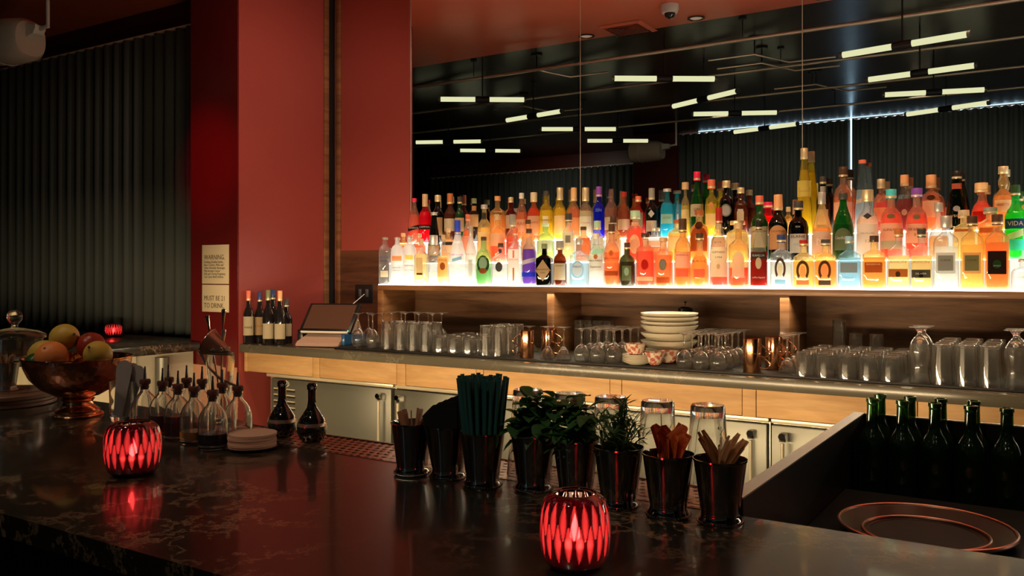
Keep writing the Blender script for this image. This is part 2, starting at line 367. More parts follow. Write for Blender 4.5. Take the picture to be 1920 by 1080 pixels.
# paired tube lamps ----------------------------------------------------
TZ = EYE+1.50
TUBE = emis('lit_tube', (.95, .93, .55), 1.0)
lamps = [((822, 186), (987, 187), 'leftmost of the upper lamps, right of the red wall'), ((948, 226), (1055, 208), 'slanting left of the first long seam'),
 ((1012, 242), (1158, 242), 'level and crossing the first long seam'), ((777, 267), (905, 265), 'low and nearest the red wall'),
 ((860, 282), (978, 283), 'lowest in the left mirror panel'), ((1147, 147), (1344, 148), 'highest in the second mirror panel'),
 ((1260, 200), (1385, 170), 'steeply slanting in the second mirror panel'), ((1296, 214), (1460, 211), 'level below the steep one in the second mirror panel'),
 ((1098, 264), (1218, 264), 'just above the mirrored loudspeaker'), ((1575, 104), (1820, 63), 'largest and highest at the right'),
 ((1624, 150), (1833, 122), 'second highest at the right'), ((1654, 178), (1850, 168), 'third down at the right'),
 ((1697, 215), (1856, 192), 'lowest at the right, above the curtain'), ((1374, 248), (1497, 232), 'low, just left of the second long seam')]
for (a, b, d) in lamps:
    p = Vector((*mir(a[0], a[1], TZ), TZ)); q = Vector((*mir(b[0], b[1], TZ), TZ)); m = (p+q)/2; L = min((q-p).length, .95); ang = math.atan2(q.y-p.y, q.x-p.x)
    t = thing('tube_lamp', 'lit tube lamp, '+d, 'ceiling lamp', m, ang, 'twin tube lamps under the dark ceiling')
    g = .062
    MB().tube([(-g, 0, 0), (g, 0, 0)], .028, 14).build('coupling', DARK, t)
    for s_ in (-1, 1):
        MB().tube([(s_*g, 0, 0), (s_*(L/2-.02), 0, 0)], .021, 14).build('lit_tube', TUBE, t)
        MB().tube([(s_*(L/2-.02), 0, 0), (s_*L/2, 0, 0)], .023, 14).build('end_cap', DSTEEL, t)
    MB().tube([(0, 0, .02), (0, 0, ZC-TZ-.002)], .006, 8).build('stem', BLK, t)
# loudspeakers -----------------------------------------------------------
def speaker(loc, rz, label):
    t = thing('loudspeaker', label, 'loudspeaker', loc, rz)
    MB().lathe([(0, -.17), (.10, -.17), (.125, -.15), (.13, 0), (.12, .13), (.10, .16), (0, .165)], 36, n=2.6).build('cabinet', pr('speaker_shell', (.62, .52, .42), .5), t).rotation_euler = (0, R(90), 0)
    MB().lathe([(.131, -.06), (.134, -.06), (.134, -.05), (.131, -.05)], 36, n=2.6, close=True).build('seam', WHITE, t).rotation_euler = (0, R(90), 0)
    MB().prism([(.08, -.02), (.22, .02), (.24, .05), (.24, .07), (.08, .09)], 1, -.035, .035).build('bracket', WHITE, t)
    MB().tube([(.235, 0, .05), (.3, 0, .06)], .012, 8).tube([(.3, 0, .05), (.3, 0, ZC-loc[2]-.002)], .01, 8).build('arm', WHITE, t)
    return t
D = 5.2; tt = T(22); speaker((D*(-SY+CY*tt), D*(CY+SY*tt), zat(78, D)), R(10), 'beige loudspeaker hanging by the curtain at the top left corner')
tt = T(1213); D = 10.9; p = (D*(-SY+CY*tt), 2*YM-D*(CY+SY*tt), zat(284, D)); sp = speaker(p, R(-5), 'beige loudspeaker reflected in the mirror above the red capped bottles')
sp.scale = (1.25, 1.25, 1.0)

# ------------------------------------------------------------------ back counter
t = thing('back_counter', 'long grey stone counter slab under the glasses along the back bar', 'counter', (0, 0, ZK))
MB().box(XE+.001, XR-.02, YK, YM-.021, -.048, 0, .003).build('slab', SLAB, t)
MB().box(-3.46, XR-.1, YK+.07, 3.97, .0005, .010, .002).build('bar_mat', BLACK, None, label='black rubber mat under the upside-down glassware on the back counter', category='bar mat').location = (0, 0, ZK)
zb = ZK-.048
t = thing('drawer_cabinet', 'long pale oak cabinet with a row of drawers below the stone counter', 'cabinet', (0, 0, zb))
yf = YK+.03
cuts = [455, 462]
xs = []
st = [(455, 461), (586, 599), (744, 760), (893, 906), (1144, 1165), (1392, 1417)]
for a, b in st: xs.append((on_Y(a, yf)[0], on_Y(b, yf)[0]))
w = xs[5][0]-xs[4][0]; xs.append((xs[5][0]+w, xs[5][1]+w)); xs.append((xs[6][0]+w, xs[6][1]+w)); xs.append((xs[7][0]+w, xs[7][1]+w))
xs[0] = (XE+.012, XE+.04)
MB().box(xs[0][0], XR-.03, yf+.02, YM-.1, -.118, -.001).build('carcass', WAL, t)
for k, (a, b) in enumerate(xs):
    MB().box(a, b, yf, yf+.02, -.116, -.001, .001).build('stile', OAK, t)
    if k+1 < len(xs): MB().box(b+.003, xs[k+1][0]-.003, yf+.001, yf+.02, -.114, -.002, .001).build('drawer', OAK, t)
zf = zb-.12
yr = YK+.07
def hx(u): return on_Y(u, yr)[0]
# coolers: doors with tube handles
fr = [(hx(500), hx(738), 'left', 'grey steel bar cooler with oval badge and vent slots under the left drawers'),
      (hx(741), hx(1092), 'left2', 'grey steel bar cooler behind the straws and mint, second from the column'),
      (hx(1095), hx(1443), 'mid', 'grey steel bar cooler behind the upside-down pint glasses'),
      (hx(1446), hx(1446)+1.1, 'right', 'grey steel bar cooler partly hidden by the black well, at the right')]
for k, (x0, x1, nm, lb) in enumerate(fr):
    t = thing('bar_cooler', lb, 'refrigerator', (x0, yr, 0), group='steel coolers under the back counter')
    w = x1-x0
    MB().box(0, w-.004, .03, .62, .1, zf-.002, .003).build('body', STEEL if k else pr('pale_steel', (.5, .48, .4), .4, .6), t)
    MB().box(0, w-.004, -.002, .03, zf-.02, zf-.002, .002).build('top_rail', pr('bright_steel', (.75, .66, .48), .3, .5), t)
    n = 1 if k == 0 else 2
    for j in range(n):
        a = w*j/n+(.05 if k == 0 else .004); b = w*(j+1)/n-.008
        d = MB().box(a, b, -.012, .026, .16, zf-.026, .004).build('door', DSTEEL, t)
        hh = b-.055 if (k == 0 or j == 0) else a+.055
        if n == 2 and j == 1 and k in (1, 2): hh = b-.055
        if k >= 1 and j == 0: hh = a+.055
        MB().tube([(hh, -.05, .35), (hh, -.05, zf-.09)], .008, 12).build('handle', pr('handle_metal', (.82, .74, .55), .25, .7), d)
        MB().box(hh-.014, hh+.014, -.055, -.012, zf-.085, zf-.05, .004).tube([(hh, -.062, zf-.062), (hh, -.04, zf-.062)], .014, 16).build('bracket', CHROME, d)
    if k == 0:
        v = MB()
        for j in range(4): v.box(.08, .25, -.016, -.011, zf-.098-j*.035, zf-.086-j*.035)
        v.build('vent_slots', BLK, t)
        v = MB()
        for j in range(4): v.box(.08, .25, -.019, -.011, zf-.086-j*.035, zf-.080-j*.035)
        v.build('vent_lip', pr('bright_steel', (1, 1, 1)), t)
        bd = MB().lathe([(0, 0), (.046, 0), (.046, .004), (0, .004)], 32, smooth=False).build('badge', pr('badge_white', (.6, .57, .48), .4), t)
        bd.rotation_euler = (R(90), 0, 0); bd.location = (.16, -.012, zf-.052); bd.scale = (1, .48, 1)
        MB().lathe([(0, .0042), (.041, .0042), (.041, .0048), (0, .0048)], 32, smooth=False).build('field', DSTEEL, bd)
        me = text_mesh('TAVEX', .024); o = link('lettering', me, pr('badge_white', (1, 1, 1)), bd); o.location = (0, 0, .0052); o.scale = (1, 1.7, 1)
# ------------------------------------------------------------------ bottle shelf with lit steps
t = thing('bottle_shelf', 'walnut shelf with dividers carrying the lit stepped bottle display', 'shelf', (0, 0, ZS))
MB().box(XM+.003, XR-.05, 4.0, YM-.001, -.034, -.004, .002).build('board', WALF, t)
MB().box(XM+.003, XR-.05, YM-.012, YM-.001, -(ZS-ZK)+.001, -.036).build('back_panel', WAL, t)
for x1 in (XM+.046, -2.285, -1.059, .167, 1.393, 2.62):
    MB().box(x1-.043, x1, 4.0, YM-.013, -(ZS-ZK)+.001, -.035, .002).build('divider', WALF, t)
L1 = emis('lit_acrylic_tread', (1, .93, .80), 11); L2 = emis('lit_acrylic_riser', (1, .91, .76), 1.12)
YR = [4.055, 4.152, 4.252]; ZR = [0, .127, .254]
st_ = thing('lit_display_step', 'glowing white acrylic bottle steps running along the shelf', 'display stand', (0, 0, ZS))
for k in range(3):
    y0 = 4.004+k*.1; y1 = 4.104+k*.1 if k < 2 else YM-.004; z = ZR[k]
    MB().box(XM+.006, XR-.06, y0, y1, z-.004, z).build('tread', L1, st_)
    if k: MB().box(XM+.006, XR-.06, y0, y0+.004, z-.127+.0005, z-.004).build('riser', L2, st_)
# end wall outlet
t = thing('power_outlet', 'black wall outlet plate with plugs between the register and the shelf', 'outlet', (on_Y(683, 4.3)[0], YM-.021, 1.347))
MB().box(-.075, .075, -.006, 0, -.06, .06, .002).build('plate', BLK, t)
for xx in (-.04, .02): MB().box(xx, xx+.022, -.012, -.005, -.02, .03, .002).build('socket', pr('grey_plastic', (.1, .1, .1), .4), t)
# side counter left with cream cabinet
t = thing('side_counter', 'dark stone window counter left of the column with a candle on it', 'counter', (0, 0, ZK))
MB().box(-6.6, -4.50, 2.1, YK-.015, -.055, 0, .003).box(-6.6, -4.61, YK-.015, 3.66, -.055, 0).build('slab', BAR, t)
t = thing('side_cabinet', 'cream painted cabinet under the dark window counter', 'cabinet', (0, 0, 0))
CR = pr('cream_paint', (.72, .66, .45), .5)
MB().box(-6.4, -4.54, 2.2, 3.08, .1, ZK-.057, .003).build('body', CR, t)
MB().box(-6.4, -4.56, 3.09, YK-.02, .1, ZK-.057).build('end_panel', pr('cream_panel', (.5, .47, .36), .5), t)
t = thing('drain_pipe', 'upright grey pipe between the cream cabinet and the column', 'pipe', (-4.47, 3.2, 0)); MB().lathe([(0, 0), (.04, 0), (.04, .99), (0, .99)], 20).build('pipe', DSTEEL, t)
t = thing('hose', 'thin white curved hose on the cream cabinet', 'hose', (-4.52, 3.02, .1)); MB().tube([(0, .05*math.sin(k*.4), k*.085) for k in range(11)], .007, 8).build('tube', WHITE, t)
struct('light_pool_sheet', MB().box(-4.598, XE-.005, YK-.02, YK-.009, .0, .92), pr('painted_light_pool', (.55, .28, .17), .5))  # pool of light on the column foot, put in as a paler sheet
# signs
SIGN = pr('sign_card', (.72, .60, .40), .5); INK = pr('ink', (.10, .07, .05), .6)
def sign(z0, z1, lines, lb):
    x0, x1 = -4.486, -4.241; t = thing('wall_sign', lb, 'sign', ((x0+x1)/2, YK-.009, (z0+z1)/2))
    h = z1-z0; MB().box(-.1225, .1225, -.004, -.0005, -h/2, h/2, .001).build('card', SIGN, t)
    for (s, y, sz) in lines:
        me = text_mesh(s, sz, .0003, 'LEFT'); o = link('lettering', me, INK, t); o.rotation_euler = (R(90), 0, 0); o.location = (-.103, -.0046, y); o.scale = (.9, 1, 1)
sign(1.418, 1.655, [('WARNING.', .042, .042)]+[(s, .014-.018*i, .0195) for i, s in enumerate(('Drinking Distilled Spirits,', 'Beer, Coolers, Wine and', 'Other Alcoholic Beverages', 'May Increase Cancer', 'Risk and, During Pregnancy,', 'Can Cause Birth Defects.'))],
     'cream warning notice with small print, upper card on the red column')
sign(1.247, 1.412, [('MUST BE 21', .0, .042), ('TO DRINK.', -.045, .042)], 'cream MUST BE 21 TO DRINK card, lower card on the red column')
# ------------------------------------------------------------------ liquor bottles
SH = {
 'std': [(.9, 0), (1, .02), (1, .56), (.97, .61), (.8, .68), (.48, .75), (.36, .80), (.34, 1)],
 'short': [(.92, 0), (1, .02), (1, .69), (.95, .76), (.74, .82), (.42, .855), (.36, .89), (.35, .97), (.42, .975), (.42, 1)],
 'sq': [(.96, 0), (1, .02), (1, .62), (.95, .68), (.6, .73), (.32, .77), (.29, 1)],
 'slope': [(.92, 0), (1, .02), (1, .44), (.93, .53), (.7, .67), (.46, .78), (.33, .86), (.3, 1)],
 'cone': [(.95, 0), (1, .02), (.93, .32), (.72, .58), (.5, .8), (.40, .9), (.37, 1)],
 'bulb': [(.72, 0), (.92, .07), (1, .2), (1, .38), (.8, .53), (.42, .66), (.32, .74), (.3, 1)],
 'round': [(.93, 0), (1, .02), (1, .48), (.96, .60), (.82, .69), (.55, .745), (.36, .78), (.33, 1)],
 'wide': [(.95, 0), (1, .02), (1, .66), (.92, .73), (.62, .78), (.36, .82), (.33, 1)],
 'wine': [(.95, 0), (1, .015), (1, .55), (.96, .6), (.72, .68), (.46, .74), (.38, .80), (.36, 1)],
 'double': [(.9, 0), (1, .02), (1, .5), (.9, .57), (.5, .64), (.36, .67), (.5, .73), (.52, .8), (.38, .86), (.33, .89), (.33, 1)]}
COL = {'clear': (.93, .95, .93), 'frost': (.85, .88, .86), 'green': (.04, .35, .08), 'pgreen': (.65, .85, .55), 'dgreen': (.03, .09, .03), 'vgreen': (.12, .85, .25), 'black': (.02, .018, .016),
 'blue': (.04, .09, .85), 'teal': (.10, .75, .85), 'pblue': (.72, .88, .95), 'amber': (.97, .60, .28), 'gold': (.97, .80, .48), 'pgold': (.98, .88, .56), 'yellow': (.97, .86, .22), 'orange': (.96, .48, .22),
 'red': (.92, .22, .13), 'crimson': (.95, .03, .12), 'dred': (.45, .03, .02), 'brown': (.42, .13, .04), 'purple': (.30, .10, .62), 'rose': (.97, .74, .58), 'dark': (.10, .05, .03),
 'cream': (.88, .76, .52), 'white': (.90, .88, .82), 'tan': (.72, .5, .28), 'grey': (.35, .34, .30), 'silver': (.7, .7, .68), 'mint': (.45, .7, .5), 'rust': (.6, .2, .06), 'navy': (.04, .07, .22), 'sky': (.3, .55, .75), 'olive': (.22, .27, .14), 'dkgrey': (.07, .07, .065)}
def glassmat(k): return thin('bottle_glass_'+k, COL[k], .8, .035, edge=.30, body=.10 if k in ('clear', 'pblue') else .26 if k not in ('black', 'dkgrey', 'dgreen') else .1)
def frostmat(k): return thin('frosted_glass_'+k, COL[k], .4, .03, .35, body=.75, bcol=(.92, .94, .95))
def liqmat(k): return thin('liquid_'+k, COL[k], .15, .01, .1, body=.58)
def capmat(k): return pr('cap_'+k, COL[k], .32, .5 if k in ('silver', 'gold') else .05, coat=.2)
def labmat(k): return paper('label_'+k, COL[k])
def interp(prof, z):
    for (r0, z0), (r1, z1) in zip(prof, prof[1:]):
        if z0 <= z <= z1: return r0+(r1-r0)*(z-z0)/max(z1-z0, 1e-9)
    return prof[-1][0]
def refine(prof, H, W2):
    out = [(r*W2, z*H) for r, z in prof]; res = [out[0]]
    P = [out[0]]+out+[out[-1]]
    for i in range(1, len(out)-1+1-0):
        if i >= len(out): break
        p0, p1, p2, p3 = P[i-0], out[i-1], out[i], out[min(i+1, len(out)-1)]
        if abs(p2[0]-p1[0]) > .06*W2 and p1[1] > .1*H:
            for k in (1, 2): t = k/3; s = t*t*(3-2*t); res.append((p1[0]+(p2[0]-p1[0])*(t*.6+s*.4), p1[1]+(p2[1]-p1[1])*t))
        res.append(p2)
    return res
def bottle(name, shape, H, Wd, glass, liquid, fill, cap, labels, parent_loc, rz, label, sq=False, dep=.8, group=None, cat='bottle', real=None):
    t = thing(name, label, cat, parent_loc, rz, group)
    capk, capf, capw = cap if cap else (None, 0, 1)
    Hg = H*(1-capf*.35); W2 = Wd/2; prof = refine(SH[shape], Hg, W2)
    zs = [z for r, z in SH[shape]]; zsh = next((z for r, z in reversed(SH[shape]) if r >= .95), .6)*Hg
    nz = (lambda z: 6 if z < zsh else 6-4*min(1, (z-zsh)/(.12*Hg))) if sq else None
    seg = 32 if sq else 28
    mb = MB().lathe([(0, .0005)]+prof, seg, nz=nz, dep=dep)
    fk = glass.startswith('f:'); gm = real or (frostmat(glass[2:]) if fk else glassmat(glass))
    g = mb.build('glass_body', gm, t)
    if liquid:
        lp = [(r*.90, z) for r, z in prof if .03*Hg < z < fill*Hg]
        rt = interp([(r, z) for r, z in prof], fill*Hg)*.90; rb = interp(prof, .035*Hg)*.9
        lp = [(0, .035*Hg), (rb, .035*Hg)]+lp+[(rt, fill*Hg), (0, fill*Hg)]
        MB().lathe(lp, seg, nz=nz, dep=dep).build('liquid', liqmat(liquid) if not real else pr('real_liquid_'+liquid, COL[liquid], .2), t)
    nr = SH[shape][-1][0]*W2
    if capk:
        zc = H*(1-capf); r = nr*1.1*capw
        MB().lathe([(r*.98, zc), (r, zc+.001), (r, H-.002), (r*.93, H), (0, H)], 20).build('cap', capmat(capk), t)
        if capk not in ('silver', 'tan', 'clear') and capf > .12:
            MB().lathe([(r*1.02, zc+.004), (r*1.04, zc+.006), (r*1.04, zc+.010), (r*1.02, zc+.012)], 20).build('cap_band', capmat('gold'), t)
    def surf(x, z, off):
        a = interp(prof, z); n = nz(z) if nz else 2; b = a*(1+(dep-1)*(min(1, (n-2)/3) if nz else 0))
        q = min(.97, abs(x)/max(a, 1e-6)); return Vector((x, -b*(1-q**n)**(1/n)-off, z))
    for li, L_ in enumerate(labels):
        kind, zc, hw, hh, col = L_[:5]; zc *= Hg; hw *= W2; hh *= Hg
        if kind == 'text':
            me = text_mesh(col, hh*2); xs = [v.co.x for v in me.vertices]; w = max(max(xs)-min(xs), 1e-5); s = hw*2/w
            for v in me.vertices: v.co = surf(v.co.x*s, zc+v.co.y, .0024)
            link('lettering', me, labmat(L_[5]), t); continue
        if kind == 'rect': out = [(-1, -1), (-.33, -1), (.33, -1), (1, -1), (1, -.4), (1, .4), (1, 1), (.33, 1), (-.33, 1), (-1, 1), (-1, .4), (-1, -.4)]
        elif kind == 'oval': out = [(math.cos(a*math.pi/10), math.sin(a*math.pi/10)) for a in range(20)]
        elif kind == 'dia': out = [(-1, 0), (-.5, -.5), (0, -1), (.5, -.5), (1, 0), (.5, .5), (0, 1), (-.5, .5)]
        elif kind == 'arch': out = [(-1, -1), (-.4, -1), (.4, -1), (1, -1), (1, .2)]+[(math.cos(a*math.pi/10), .2+.8*math.sin(a*math.pi/10)) for a in range(1, 10)]+[(-1, .2)]
        elif kind == 'shoe': out = None
        elif kind == 'slant': out = [(-1, -1), (0, -.55), (1, -.1), (1, 1), (0, .55), (-1, .1)]
        bm = bmesh.new()
        if out:
            o2 = []
            for (ax, ay), (bx_, by_) in zip(out, out[1:]+out[:1]):
                k = max(1, round(max(abs(bx_-ax), abs(by_-ay))/.17))
                o2 += [(ax+(bx_-ax)*i/k, ay+(by_-ay)*i/k) for i in range(k)]
            out = o2; c = bm.verts.new(surf(0, zc, .0009+.0003*li)); prev = None
            for s in (.17, .34, .5, .67, .84, 1):
                ring = [bm.verts.new(surf(x*s*hw, zc+y*s*hh, .0009+.0003*li)) for x, y in out]; n = len(ring)
                for i in range(n):
                    j = (i+1) % n
                    if prev: bm.faces.new((prev[i], prev[j], ring[j], ring[i]))
                    else: bm.faces.new((c, ring[j], ring[i]))
                prev = ring
        else:
            A, B = [], []
            for i in range(17):
                a = R(-50)+R(280)*i/16; x, y = math.cos(a), math.sin(a); A.append(bm.verts.new(surf(x*hw, zc+y*hh, .0014))); B.append(bm.verts.new(surf(x*hw*.62, zc+y*hh*.68, .0014)))
            for i in range(16): bm.faces.new((A[i], A[i+1], B[i+1], B[i]))
        for f in bm.faces: f.smooth = True
        bmesh.ops.recalc_face_normals(bm, faces=bm.faces[:])
        me = bpy.data.meshes.new('label'); bm.to_mesh(me); bm.free(); link('label', me, labmat(col), t)
    return t
